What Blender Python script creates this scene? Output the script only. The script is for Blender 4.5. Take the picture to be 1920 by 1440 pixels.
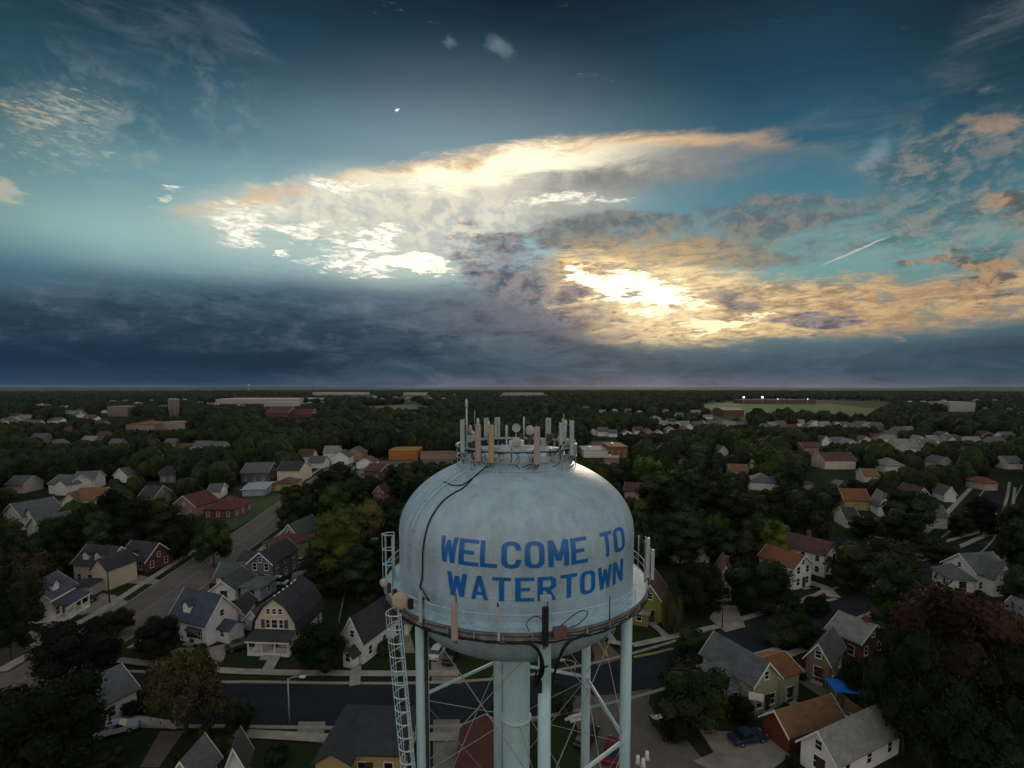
import bpy, bmesh, math, random
import numpy as np
from mathutils import Vector, Matrix
R = math.radians
S = bpy.context.scene
COL = S.collection
for _o in list(bpy.data.objects):
    bpy.data.objects.remove(_o)

# ------------------------------------------------------------------ camera
CAM_H, FPX, PITCH, CX, CY = 42.0, 965.0, R(5.0), 960.0, 809.4
cd = bpy.data.cameras.new("camera")
cam = bpy.data.objects.new("camera", cd)
COL.objects.link(cam)
cam.location = (0, 0, CAM_H)
cam.rotation_euler = (math.pi / 2 - PITCH, 0, 0)
cd.sensor_width = 36.0
cd.lens = 36.0 * FPX / 1920.0
cd.shift_y = (CY - 720.0) / 1920.0
cd.clip_start = 0.5
cd.clip_end = 60000
S.camera = cam
S.view_settings.view_transform = 'Standard'
S.view_settings.look = 'None'
S.view_settings.exposure = 0.0
S.view_settings.gamma = 1.0
S.render.engine = 'CYCLES'
try:
    S.cycles.max_bounces = 5
    S.cycles.diffuse_bounces = 2
    S.cycles.glossy_bounces = 2
    S.cycles.use_denoising = True
    S.cycles.use_adaptive_sampling = True
    S.cycles.adaptive_threshold = 0.02
except Exception:
    pass

def ray(px, py):
    """direction in the world seen at a picture point"""
    x = (px - CX) / FPX
    u = (CY - py) / FPX
    return Vector((x, math.cos(PITCH) + u * math.sin(PITCH), u * math.cos(PITCH) - math.sin(PITCH)))

def at(px, py, z=0.0):
    """point of the plane at height z seen at a picture point"""
    d = ray(px, py)
    t = (z - CAM_H) / d.z
    return Vector((d.x * t, d.y * t, z))

def srgb(r, g, b):
    def f(c):
        c /= 255.0
        return c / 12.92 if c <= 0.04045 else ((c + 0.055) / 1.055) ** 2.4
    return (f(r), f(g), f(b), 1.0)

# ------------------------------------------------------------------ world: dusk sky with broken cloud
SUN_AZ, SUN_EL = 13.0, 9.5           # degrees right of the view axis, above the horizon
W = bpy.data.worlds.new("World")
S.world = W
W.use_nodes = True
WT = W.node_tree
WT.nodes.clear()
class K:
    """tiny expression wrapper round shader sockets"""
    def __init__(s, sock): s.s = sock
    def __add__(a, b): return mth('ADD', a, b)
    def __radd__(a, b): return mth('ADD', b, a)
    def __sub__(a, b): return mth('SUBTRACT', a, b)
    def __rsub__(a, b): return mth('SUBTRACT', b, a)
    def __mul__(a, b): return mth('MULTIPLY', a, b)
    def __rmul__(a, b): return mth('MULTIPLY', b, a)
    def __truediv__(a, b): return mth('DIVIDE', a, b)
    def __rtruediv__(a, b): return mth('DIVIDE', b, a)
def put(sock, v):
    if isinstance(v, K): WT.links.new(v.s, sock)
    else: sock.default_value = v
def mth(op, a, b=None, clamp=False):
    n = WT.nodes.new('ShaderNodeMath'); n.operation = op; n.use_clamp = clamp
    put(n.inputs[0], a)
    if b is not None: put(n.inputs[1], b)
    return K(n.outputs[0])
def sst(x, lo, hi, a=0.0, b=1.0, smooth=True):
    n = WT.nodes.new('ShaderNodeMapRange')
    n.interpolation_type = 'SMOOTHSTEP' if smooth else 'LINEAR'
    n.clamp = smooth
    if lo > hi: lo, hi, a, b = hi, lo, b, a
    put(n.inputs[0], x); n.inputs[1].default_value = lo; n.inputs[2].default_value = hi
    n.inputs[3].default_value = a; n.inputs[4].default_value = b
    return K(n.outputs[0])
def vmath(op, a, b=None):
    n = WT.nodes.new('ShaderNodeVectorMath'); n.operation = op
    put(n.inputs[0], a)
    if b is not None: put(n.inputs[1], b)
    return K(n.outputs['Value' if op in ('LENGTH', 'DOT_PRODUCT') else 'Vector'])
def comb(x, y, z=0.0):
    n = WT.nodes.new('ShaderNodeCombineXYZ'); put(n.inputs[0], x); put(n.inputs[1], y); put(n.inputs[2], z)
    return K(n.outputs[0])
def noise(vec, scale, detail=5, rough=0.55, dist=0.0, color=False):
    n = WT.nodes.new('ShaderNodeTexNoise'); put(n.inputs['Vector'], vec)
    n.inputs['Scale'].default_value = scale; n.inputs['Detail'].default_value = detail
    n.inputs['Roughness'].default_value = rough; n.inputs['Distortion'].default_value = dist
    return K(n.outputs['Color' if color else 'Fac'])
def mix(f, a, b):
    n = WT.nodes.new('ShaderNodeMix'); n.data_type = 'RGBA'
    put(n.inputs[0], f); put(n.inputs[6], a); put(n.inputs[7], b)
    return K(n.outputs[2])
def rampc(x, stops):
    n = WT.nodes.new('ShaderNodeValToRGB'); n.color_ramp.interpolation = 'EASE'
    put(n.inputs[0], x)
    el = n.color_ramp.elements
    while len(el) < len(stops): el.new(0.5)
    for e, (p, c) in zip(el, stops): e.position = p; e.color = c
    return K(n.outputs[0])
def ang(px, py):
    d = ray(px, py)
    return math.degrees(math.atan2(d.x, d.y)), math.degrees(math.atan2(d.z, math.hypot(d.x, d.y)))
def blob(vec, x0, y0, x1, y1, wid, soft=1.0):
    """elongated soft spot between two sky directions, half thickness wid degrees; 1 in the middle"""
    a0, e0 = ang(x0, y0); a1, e1 = ang(x1, y1)
    L = max(math.hypot(a1 - a0, e1 - e0) / 2 + wid * .6, wid)
    th = math.atan2(e1 - e0, a1 - a0); ct, st = math.cos(th), math.sin(th); ac, ec = (a0 + a1) / 2, (e0 + e1) / 2
    u = vmath('DOT_PRODUCT', vec, (ct / L, st / L, -(ct * ac + st * ec) / L))
    v = vmath('DOT_PRODUCT', vec, (-st / wid, ct / wid, (st * ac - ct * ec) / wid))
    n = WT.nodes.new('ShaderNodeMath'); n.operation = 'MULTIPLY_ADD'
    put(n.inputs[0], u); put(n.inputs[1], u); put(n.inputs[2], v * v)
    return sst(mth('SQRT', K(n.outputs[0])), 1.0 + soft * .5, 1.0 - soft, 0, 1)
def mx(*a):
    r = a[0]
    for b in a[1:]: r = mth('MAXIMUM', r, b)
    return r
def curve(x, pts):
    """piecewise smooth function of azimuth; pts are (px, py) picture points -> elevation"""
    n = WT.nodes.new('ShaderNodeFloatCurve')
    c = n.mapping.curves[0]
    q = [ang(px, py) for px, py in pts]
    q = [((a + 90) / 180, e / 60) for a, e in q]
    q = [(0.0, q[0][1])] + q + [(1.0, q[-1][1])]
    while len(c.points) < len(q): c.points.new(0.5, 0.5)
    for p, (u, v) in zip(c.points, q): p.location = (u, v)
    n.mapping.update()
    put(n.inputs['Value'], sst(x, -90, 90, 0, 1, False))
    return K(n.outputs[0]) * 60.0

def msk(bl, n, lo, hi):
    return sst(bl + n, lo, hi) * sst(bl, 0.02, .3)
_tc = WT.nodes.new('ShaderNodeTexCoord')
DIR = K(_tc.outputs['Generated'])
_sp = WT.nodes.new('ShaderNodeSeparateXYZ'); put(_sp.inputs[0], DIR)
dx, dy, dz = (K(_sp.outputs[i]) for i in range(3))
AZ = mth('ARCTAN2', dx, dy) * (180 / math.pi)
EL = mth('ARCSINE', dz) * (180 / math.pi)
P = comb(AZ, EL, 1.0)
# the cloud layer as a horizontal sheet overhead (gives the flattening towards the horizon)
inv = 1.0 / mth('MAXIMUM', dz + 0.10, 0.05)
Q = comb(dx * inv, dy * inv)
wob = noise(Q, 3.0, 6, .6, color=True)
_sc = WT.nodes.new('ShaderNodeSeparateColor'); put(_sc.inputs[0], wob)
wv = comb(K(_sc.outputs[0]) - .5, K(_sc.outputs[1]) - .5)
def warp(amp_a, amp_e):
    return vmath('ADD', P, vmath('MULTIPLY', wv, (amp_a, amp_e, 0.0)))
P1 = warp(9.0, 5.0)
P2 = warp(16.0, 9.0)
sheet = noise(comb(AZ * 0.30, EL * 1.1), 0.36, 8, .64, .5)      # long flat streaks
fine = noise(comb(AZ * 0.27, EL * 1.3), 1.2, 8, .66, .7)       # small flat flakes
vfine = noise(comb(AZ * 0.42, EL * 1.2), 2.3, 7, .68, .5)
vf = vfine - .5
puff = noise(comb(AZ * 0.8, EL * 1.0), 0.7, 7, .62, .3)
lowf = noise(comb(AZ * 0.5, EL * 1.0), 0.09, 3, .5, .0)
sn, fn, pn, ln = sheet - .5, fine - .5, puff - .5, lowf - .5

# clear sky: two gradients, left and right of the sun
eN = sst(EL + ln * 4.0, 0, 50, 0, 1, False)
left = rampc(eN, [(0.0, srgb(30, 56, 88)), (.16, srgb(66, 104, 128)), (.27, srgb(150, 186, 182)), (.36, srgb(118, 164, 172)), (.46, srgb(74, 122, 144)), (.60, srgb(48, 88, 112)), (.74, srgb(22, 42, 58)), (.9, srgb(12, 24, 36))])
right = rampc(eN, [(0.0, srgb(52, 76, 96)), (.12, srgb(92, 124, 130)), (.24, srgb(118, 160, 158)), (.36, srgb(70, 122, 140)), (.46, srgb(52, 100, 124)), (.58, srgb(42, 82, 106)), (.74, srgb(20, 40, 56)), (.9, srgb(11, 24, 36))])
c = mix(sst(AZ, -12, 24), left, right)
# darker towards the right and left shoulders of the upper sky
c = mix(sst(AZ, 30, 52, 0, .55) * sst(EL, 9, 24), c, srgb(10, 34, 48))
c = mix(sst(EL, 14, 36) * .62, c, srgb(8, 20, 30))
c = mix(sst(AZ, 26, 46) * sst(EL, 12, 30) * .6, c, srgb(6, 16, 26))
c = mix(sst(AZ, -22, -48, 0, .62) * sst(EL, 8, 28), c, srgb(12, 34, 46))
c = mix(sst(AZ, -36, -50, 0, .45) * sst(EL, 2, 12), c, srgb(36, 76, 90))
# broad pale veil round the sun
veil = blob(P, 520, 430, 1150, 410, 12.0, .95)
c = mix(veil * .66, c, srgb(170, 190, 192))

# thin veil clouds, upper left and right
v1 = mx(blob(P2, 40, 230, 230, 210, 4.5), blob(P2, 180, 170, 260, 330, 4.0), blob(P1, 350, 110, 480, 300, 4.0) * .5) * sst(puff, .44, .66)
c = mix(v1 * .42, c, srgb(150, 165, 160))
v2 = mx(blob(P2, 0, 20, 420, 20, 3.0), blob(P2, 350, 10, 520, 60, 2.0)) * sst(sheet, .42, .66)
c = mix(v2 * .62, c, srgb(90, 105, 120))
v3 = mx(blob(P2, 1500, 250, 1800, 230, 3.0), blob(P2, 1620, 270, 1920, 330, 4.5), blob(P2, 1850, 20, 1920, 80, 3.0), blob(P2, 1780, 420, 1920, 400, 4.0), blob(P2, 1400, 470, 1700, 420, 3.0)) * sst(sheet, .40, .64)
c = mix(v3 * .42, c, srgb(118, 128, 130))
rr_ = mx(blob(P2, 1700, 300, 1920, 330, 5.0), blob(P2, 1840, 360, 1920, 480, 5.0), blob(P2, 1640, 430, 1900, 420, 4.0), blob(P2, 1800, 230, 1920, 250, 2.4))
c = mix(sst(rr_ + sn * 2.2 + fn * 1.0 + pn, .10, 1.15) * sst(rr_, 0, .5) * .70, c, mix(sst(puff + vf * .4, .40, .60), srgb(52, 86, 98), srgb(136, 132, 124)))

# little puffs, far left
h = blob(P1, 0, 240, 130, 240, 3.8) + blob(P1, 90, 190, 250, 200, 2.6) * .8 + blob(P1, 150, 300, 250, 290, 1.6) * .6
hm = sst(h + fn * 1.6 + vf * 3.6, .80, 1.9) * sst(h, .1, .5)
hcol = mix(sst(AZ + pn * 18, -48, -38), srgb(226, 190, 110), srgb(196, 196, 178))
c = mix(sst(h, .1, 1.2) * .16, c, srgb(150, 160, 150))
c = mix(hm * .60, c, hcol)
c = mix(msk(blob(P1, 0, 350, 70, 375, 1.2), fn * 1.6, .4, 1.0) * .6, c, srgb(200, 190, 165))

# the long anvil cloud
up = curve(AZ, [(250, 395), (420, 362), (560, 342), (700, 316), (850, 290), (1000, 264), (1150, 250), (1300, 244), (1420, 246), (1520, 262), (1650, 300)])
lo = curve(AZ, [(250, 400), (420, 405), (560, 415), (700, 430), (850, 445), (1000, 425), (1150, 385), (1300, 345), (1420, 315), (1520, 280), (1650, 302)])
dU = up - EL + sn * 3.4 + fn * .7                      # degrees below the upper edge
dL = EL - lo + sn * 5.0 + fn * 1.5
anv = sst(dU, -.5, .9) * sst(dL, -1.8, 1.8) * sst(AZ, 34, 14) * sst(AZ, -38, -26)
core = sst(mth('ABSOLUTE', dU - 1.7 + sn * 3.0), 1.9, .1) * sst(AZ, 20, 2) * sst(AZ, -24, -8)
acol = mix(sst(AZ + pn * 14, -2, 12), srgb(228, 222, 198), srgb(142, 140, 136))
acol = mix(sst(pn + fn, .0, -.22) * .35, acol, srgb(150, 158, 164))
acol = mix(sst(dU + pn * 5, 2.6, 5.6) * sst(AZ, -4, 8), acol, srgb(128, 126, 124))
acol = mix(sst(mth('ABSOLUTE', dU - .5), 1.3, .1), acol, srgb(232, 190, 140))
acol = mix(core, acol, (1.3, 1.18, .84, 1))
c = mix(anv * .93, c, acol)
# pale cloud between the anvil and the bank
m = mx(blob(P2, 660, 410, 1020, 420, 5.2, .9), blob(P2, 520, 400, 820, 375, 3.0, .9))
c = mix(sst(m + sn * 2.0 + fn * .8, .30, 1.0) * .8, c, mix(sst(puff, .4, .62), srgb(186, 190, 188), srgb(232, 226, 206)))

# torn white edges below the anvil
t = mx(blob(P1, 395, 430, 500, 428, 1.15, .6), blob(P1, 520, 432, 620, 428, .75, .6), blob(P1, 590, 350, 690, 342, .75, .8), blob(P1, 960, 385, 1180, 370, .7, .8) * .9, blob(P1, 300, 372, 350, 366, .6) * .7,
       blob(P1, 400, 395, 510, 400, 1.6) * .75)
th = mx(blob(P1, 380, 410, 540, 415, 2.8), blob(P, 560, 350, 720, 340, 1.8), blob(P, 960, 388, 1180, 372, 1.6))
c = mix(th * .38, c, srgb(226, 224, 206))
c = mix(sst(t + fn * 2.6 + sn * 1.4 + vf * .6, .30, 1.35) * sst(t, 0, .4), c, mix(sst(vfine, .36, .6), srgb(214, 210, 196), (1.25, 1.2, 1.0, 1)))
# broken heap lit from behind
b = mx(blob(P1, 600, 470, 740, 460, 2.2, .9), blob(P1, 560, 492, 870, 508, .9, .8), blob(P1, 525, 468, 545, 468, .5, .6), blob(P1, 690, 440, 760, 450, 1.2, .8))
c = mix(blob(P, 600, 470, 830, 490, 3.2) * .42, c, srgb(232, 226, 200))
c = mix(sst(b + fn * 3.4 + pn * .6 + vf * 1.2, .30, 1.2) * sst(b, 0, .3), c, mix(sst(vfine + fn * .4, .36, .58), srgb(208, 204, 194), (1.3, 1.24, 1.02, 1)))
c = mix(msk(blob(P1, 700, 494, 860, 508, 1.2, .9), fn * 2.4 + vf * 1.4, .35, 1.0), c, (2.0, 1.75, 1.1, 1))
# grey bars right of the middle
g = mx(blob(P1, 1280, 400, 1640, 440, 3.0, .95) * .8, blob(P1, 1060, 420, 1360, 425, 2.2, .9), blob(P1, 1060, 475, 1520, 462, 2.9, .9), blob(P2, 1330, 385, 1680, 405, 1.8, .9) * .85, blob(P2, 1020, 440, 1200, 455, 2.0, .9))
gcol = mix(sst(puff, .42, .6), srgb(94, 104, 112), srgb(132, 128, 120))
gcol = mix(blob(P1, 1040, 480, 1400, 482, 2.6, .9) * sst(fine, .36, .6), gcol, srgb(196, 158, 104))
c = mix(sst(g + sn * 1.8 + fn * .6, .25, .9) * sst(g, 0, .3) * .9, c, gcol)

# warm layer across the right half
wu = curve(AZ, [(860, 540), (960, 500), (1040, 470), (1150, 478), (1300, 500), (1450, 515), (1600, 518), (1750, 512), (1850, 500), (1920, 490)])
wl = curve(AZ, [(860, 560), (960, 630), (1040, 645), (1150, 650), (1300, 642), (1450, 636), (1600, 628), (1750, 618), (1850, 606), (1920, 596)])
dWu = wu - EL + sn * 3.6 + fn * 1.6
dWl = EL - wl + sn * 3.0 + fn * 1.0
wm = sst(dWu, -.4, 1.1) * sst(dWl, -.8, .8) * sst(AZ, 1, 6)
flake = sst(fine * .5 + sheet * .25 + vfine * .25, .40, .60)
near = blob(P, 1040, 560, 1420, 560, 7.0, .95)
wdark = mix(sst(AZ, 8, 34), srgb(120, 102, 104), srgb(140, 112, 92))
wlite = mix(sst(AZ, 16, 40), srgb(244, 202, 136), srgb(206, 176, 132))
wc = mix(flake, wdark, wlite)
wc = mix(flake * near * .8, wc, (1.15, .92, .5, 1))
wc = mix(sst(AZ, 24, 40) * .35, wc, srgb(206, 168, 122))
thin = sst(pn + fn * .6, .02, -.14) * sst(AZ, 22, 38) * .5
c = mix(wm * (1.0 - thin), c, wc)
# the glare where the sun stands behind the cloud
gl = mx(blob(P1, 1080, 530, 1300, 562, 2.0, .7), blob(P1, 1150, 565, 1300, 570, 1.2, .8), blob(P1, 1060, 515, 1130, 530, 1.0, .8))
c = mix(blob(P, 1060, 545, 1360, 560, 4.6) * .45, c, (1.0, .80, .46, 1))
c = mix(msk(gl, fn * 2.0 + vf * 1.6, .30, .95), c, (2.6, 2.2, 1.35, 1))
gs = mx(blob(P1, 1260, 605, 1420, 612, 1.1, .8), blob(P1, 1180, 585, 1260, 590, .8, .8), blob(P1, 1010, 578, 1080, 575, .5, .8), blob(P1, 1380, 595, 1470, 590, .5))
c = mix(msk(gs, fn * 3.6, .60, .9) * .92, c, (1.25, 1.05, .66, 1))
# mauve cloud bars in front of it
mv = mx(blob(P1, 890, 500, 1020, 560, 4.4, .95), blob(P1, 860, 468, 1010, 465, 2.4, .95), blob(P1, 1340, 560, 1420, 575, 1.3, .8), blob(P1, 940, 590, 1150, 610, 2.4, .9), blob(P1, 1020, 560, 1110, 552, .8, .8), blob(P1, 1440, 598, 1640, 606, .8, .8), blob(P1, 1150, 552, 1200, 550, .25, .8))
c = mix(msk(mv, sn * 1.6 + fn * 1.8 + vf, .15, .95) * .92, c, mix(sst(puff + vf * .5 + fn * .4, .36, .64), srgb(74, 80, 98), srgb(146, 134, 136)))

# dark bank along the whole horizon
bu = curve(AZ, [(0, 505), (130, 498), (300, 500), (430, 508), (560, 508), (700, 522), (860, 525), (940, 545), (1040, 585), (1150, 622), (1300, 642), (1450, 636), (1600, 628), (1760, 612), (1850, 600), (1920, 590)])
dB = bu - EL + sn * 3.6 + fn * .8 + ln * 2.0
bm = sst(dB + vf * .8, -1.0, 2.6)
bt = sst(EL, 0, 12, 0, 1, False)
bL = rampc(bt, [(0.0, srgb(30, 60, 86)), (.2, srgb(20, 46, 68)), (.45, srgb(38, 62, 82)), (.75, srgb(70, 96, 112)), (1.0, srgb(110, 132, 142))])
bR = rampc(bt, [(0.0, srgb(92, 94, 112)), (.14, srgb(50, 78, 98)), (.30, srgb(70, 88, 104)), (.42, srgb(86, 98, 110)), (.6, srgb(102, 106, 116)), (1.0, srgb(118, 124, 128))])
bc = mix(sst(AZ + sn * 20, -24, 6), bL, bR)
bc = mix(sst(AZ, 26, 44) * .6, bc, srgb(42, 66, 78))
bc = mix(sst(sheet, .50, .70) * .26 * sst(AZ, -36, -4, .2, 1), bc, srgb(124, 138, 150))
bc = mix(sst(sheet, .52, .34) * .34, bc, srgb(24, 48, 68))
bc = mix(sst(fine, .60, .72) * sst(EL, 2.2, 4.5) * sst(AZ, -2, 8) * sst(AZ, 44, 30) * .55, bc, srgb(240, 190, 140))
bc = mix(sst(puff * .4 + fine * .3 + sheet * .3, .49, .62) * sst(EL, 2, 6) * .16, bc, srgb(140, 144, 158))
bc = mix(sst(fine * .4 + sheet * .6, .50, .40) * .30, bc, srgb(20, 38, 56))
c = mix(bm, c, bc)
# far right dark and orange scraps
r1 = mx(blob(P2, 1790, 540, 1900, 490, 1.9, .8), blob(P2, 1720, 492, 1860, 480, .8, .9), blob(P2, 1870, 250, 1920, 560, 1.6, .9) * .7)
c = mix(msk(r1, sn * 1.8 + fn * .8, .42, .95) * .85, c, mix(sst(puff, .42, .58), srgb(88, 88, 84), srgb(172, 138, 108)))
c = mix(sst(blob(P1, 1790, 215, 1900, 245, 1.2, .95) + sn, .3, 1.3) * .5, c, srgb(206, 160, 118))
# lone bright scrap, faint smudges, vapour trail
c = mix(msk(blob(P1, 736, 206, 745, 202, .24, .8), fn * 2.0 + vf * 2.5, .4, .9), c, (1.2, 1.1, 1.0, 1))
c = mix(mx(blob(P1, 920, 100, 940, 108, .8), blob(P1, 848, 86, 852, 88, .5) * .7, blob(P1, 1640, 285, 1650, 290, 1.2)) * .35, c, srgb(150, 170, 180))
c = mix(sst(blob(warp(1.6, 1.2), 1524, 508, 1697, 428, .15, .8) + fn * .5 + vf * .7, .35, .9) * .6, c, srgb(212, 204, 196))
# unseen sky behind and overhead, brightened to light the facades and tank
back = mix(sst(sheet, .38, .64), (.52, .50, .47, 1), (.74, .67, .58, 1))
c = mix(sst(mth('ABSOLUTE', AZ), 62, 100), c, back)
c = mix(sst(EL, 42, 65), c, (.26, .34, .40, 1))
# below the horizon the sky shader is plain dark
c = mix(sst(EL, -.6, 0.0), srgb(30, 40, 52), c)

sk = WT.nodes.new('ShaderNodeTexSky'); sk.sky_type = 'NISHITA'; sk.sun_disc = False
sk.sun_elevation = R(SUN_EL); sk.sun_rotation = R(SUN_AZ)
bg1 = WT.nodes.new('ShaderNodeBackground'); WT.links.new(sk.outputs[0], bg1.inputs[0]); bg1.inputs[1].default_value = 0.0006
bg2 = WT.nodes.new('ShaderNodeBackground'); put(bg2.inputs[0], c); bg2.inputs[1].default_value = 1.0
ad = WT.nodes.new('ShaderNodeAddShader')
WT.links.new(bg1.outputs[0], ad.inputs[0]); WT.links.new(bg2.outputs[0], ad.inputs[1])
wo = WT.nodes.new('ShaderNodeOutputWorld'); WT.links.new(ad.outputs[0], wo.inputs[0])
W.cycles.sampling_method = 'MANUAL'; W.cycles.sample_map_resolution = 512

sl = bpy.data.lights.new("sun", 'SUN')
sl.energy = 0.9; sl.angle = R(10); sl.color = (1.0, .78, .55)
so = bpy.data.objects.new("sun", sl); COL.objects.link(so)
_sd = Vector((math.sin(R(SUN_AZ)) * math.cos(R(SUN_EL)), math.cos(R(SUN_AZ)) * math.cos(R(SUN_EL)), math.sin(R(SUN_EL))))
so.rotation_euler = _sd.to_track_quat('Z', 'Y').to_euler()

# ------------------------------------------------------------------ materials
MATS = {}
def _nt(name):
    m = bpy.data.materials.new(name); m.use_nodes = True
    nt = m.node_tree; bs = nt.nodes['Principled BSDF']
    return m, nt, bs
def mat(name, col, rough=.8, vary=.25, scale=1.5, metal=0.0, bump=0.0, bscale=8.0, stretch=(1, 1, 1), objrand=0.0, spec=.3, dark=None, darkamt=0.0, dscale=.3, detail=4):
    """painted or natural surface: colour broken up by noise, optional stains, optional bump, optional per-object shift"""
    if name in MATS: return MATS[name]
    m, nt, bs = _nt(name)
    L = nt.links; N = nt.nodes.new
    tc = N('ShaderNodeTexCoord'); mp = N('ShaderNodeMapping'); mp.inputs['Scale'].default_value = stretch
    L.new(tc.outputs['Object'], mp.inputs[0])
    if objrand:
        oi = N('ShaderNodeObjectInfo'); ad = N('ShaderNodeVectorMath'); ad.operation = 'ADD'
        L.new(mp.outputs[0], ad.inputs[0]); sc = N('ShaderNodeMath'); sc.operation = 'MULTIPLY'; sc.inputs[1].default_value = 57.0
        L.new(oi.outputs['Random'], sc.inputs[0]); L.new(sc.outputs[0], ad.inputs[1]); vec = ad.outputs[0]
    else: vec = mp.outputs[0]
    n = N('ShaderNodeTexNoise'); n.inputs['Scale'].default_value = scale; n.inputs['Detail'].default_value = detail; n.inputs['Roughness'].default_value = .65
    L.new(vec, n.inputs['Vector'])
    mr = N('ShaderNodeMapRange'); mr.inputs[1].default_value = .3; mr.inputs[2].default_value = .7
    mr.inputs[3].default_value = 1 - vary; mr.inputs[4].default_value = 1 + vary
    L.new(n.outputs['Fac'], mr.inputs[0])
    hs = N('ShaderNodeHueSaturation'); hs.inputs['Color'].default_value = (*col[:3], 1)
    L.new(mr.outputs[0], hs.inputs['Value'])
    if objrand:
        m2 = N('ShaderNodeMapRange'); m2.inputs[3].default_value = .5 - objrand * .08; m2.inputs[4].default_value = .5 + objrand * .05
        L.new(oi.outputs['Random'], m2.inputs[0]); L.new(m2.outputs[0], hs.inputs['Hue'])
        m3 = N('ShaderNodeMapRange'); m3.inputs[3].default_value = 1 - objrand; m3.inputs[4].default_value = 1 + objrand
        fr = N('ShaderNodeMath'); fr.operation = 'FRACT'; f2 = N('ShaderNodeMath'); f2.operation = 'MULTIPLY'; f2.inputs[1].default_value = 13.7
        L.new(oi.outputs['Random'], f2.inputs[0]); L.new(f2.outputs[0], fr.inputs[0]); L.new(fr.outputs[0], m3.inputs[0])
        mm = N('ShaderNodeMath'); mm.operation = 'MULTIPLY'; L.new(mr.outputs[0], mm.inputs[0]); L.new(m3.outputs[0], mm.inputs[1]); L.new(mm.outputs[0], hs.inputs['Value'])
    out = hs.outputs[0]
    if dark is not None:
        n2 = N('ShaderNodeTexNoise'); n2.inputs['Scale'].default_value = dscale; n2.inputs['Detail'].default_value = 6; n2.inputs['Roughness'].default_value = .7
        L.new(vec, n2.inputs['Vector'])
        r2 = N('ShaderNodeMapRange'); r2.inputs[1].default_value = .45; r2.inputs[2].default_value = .68; r2.inputs[4].default_value = darkamt
        L.new(n2.outputs['Fac'], r2.inputs[0])
        mxn = N('ShaderNodeMix'); mxn.data_type = 'RGBA'; L.new(r2.outputs[0], mxn.inputs[0]); L.new(out, mxn.inputs[6]); mxn.inputs[7].default_value = (*dark[:3], 1)
        out = mxn.outputs[2]
    L.new(out, bs.inputs['Base Color'])
    bs.inputs['Roughness'].default_value = rough; bs.inputs['Metallic'].default_value = metal
    bs.inputs['Specular IOR Level'].default_value = spec
    if bump:
        nb = N('ShaderNodeTexNoise'); nb.inputs['Scale'].default_value = bscale; nb.inputs['Detail'].default_value = 3
        L.new(vec, nb.inputs['Vector'])
        bp = N('ShaderNodeBump'); bp.inputs['Strength'].default_value = bump; bp.inputs['Distance'].default_value = .05
        L.new(nb.outputs['Fac'], bp.inputs['Height']); L.new(bp.outputs[0], bs.inputs['Normal'])
    MATS[name] = m
    return m
def siding(name, col, axis=2, pitch=.22, vary=.12, rough=.7, gap=.55):
    """clapboard or shingle courses: a fine saw of darker lines in the board joints with a bump"""
    if name in MATS: return MATS[name]
    m, nt, bs = _nt(name); L = nt.links; N = nt.nodes.new
    tc = N('ShaderNodeTexCoord'); sp = N('ShaderNodeSeparateXYZ'); L.new(tc.outputs['Object'], sp.inputs[0])
    d = N('ShaderNodeMath'); d.operation = 'DIVIDE'; L.new(sp.outputs[axis], d.inputs[0]); d.inputs[1].default_value = pitch
    f = N('ShaderNodeMath'); f.operation = 'FRACT'; L.new(d.outputs[0], f.inputs[0])
    mr = N('ShaderNodeMapRange'); mr.inputs[1].default_value = 0; mr.inputs[2].default_value = .25; mr.inputs[3].default_value = gap; mr.inputs[4].default_value = 1
    L.new(f.outputs[0], mr.inputs[0])
    n = N('ShaderNodeTexNoise'); n.inputs['Scale'].default_value = .8; n.inputs['Detail'].default_value = 7; n.inputs['Roughness'].default_value = .7
    L.new(tc.outputs['Object'], n.inputs['Vector'])
    m2 = N('ShaderNodeMapRange'); m2.inputs[1].default_value = .3; m2.inputs[2].default_value = .7; m2.inputs[3].default_value = 1 - vary; m2.inputs[4].default_value = 1 + vary
    L.new(n.outputs['Fac'], m2.inputs[0])
    mu = N('ShaderNodeMath'); mu.operation = 'MULTIPLY'; L.new(mr.outputs[0], mu.inputs[0]); L.new(m2.outputs[0], mu.inputs[1])
    hs = N('ShaderNodeHueSaturation'); hs.inputs['Color'].default_value = (*col[:3], 1); L.new(mu.outputs[0], hs.inputs['Value'])
    L.new(hs.outputs[0], bs.inputs['Base Color']); bs.inputs['Roughness'].default_value = rough; bs.inputs['Specular IOR Level'].default_value = .25
    bp = N('ShaderNodeBump'); bp.inputs['Strength'].default_value = .4; bp.inputs['Distance'].default_value = .03
    L.new(f.outputs[0], bp.inputs['Height']); L.new(bp.outputs[0], bs.inputs['Normal'])
    MATS[name] = m
    return m
def lamp_mat(name, col, st):
    if name in MATS: return MATS[name]
    m, nt, bs = _nt(name)
    bs.inputs['Base Color'].default_value = (*col, 1); bs.inputs['Emission Color'].default_value = (*col, 1); bs.inputs['Emission Strength'].default_value = st
    MATS[name] = m
    return m

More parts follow.
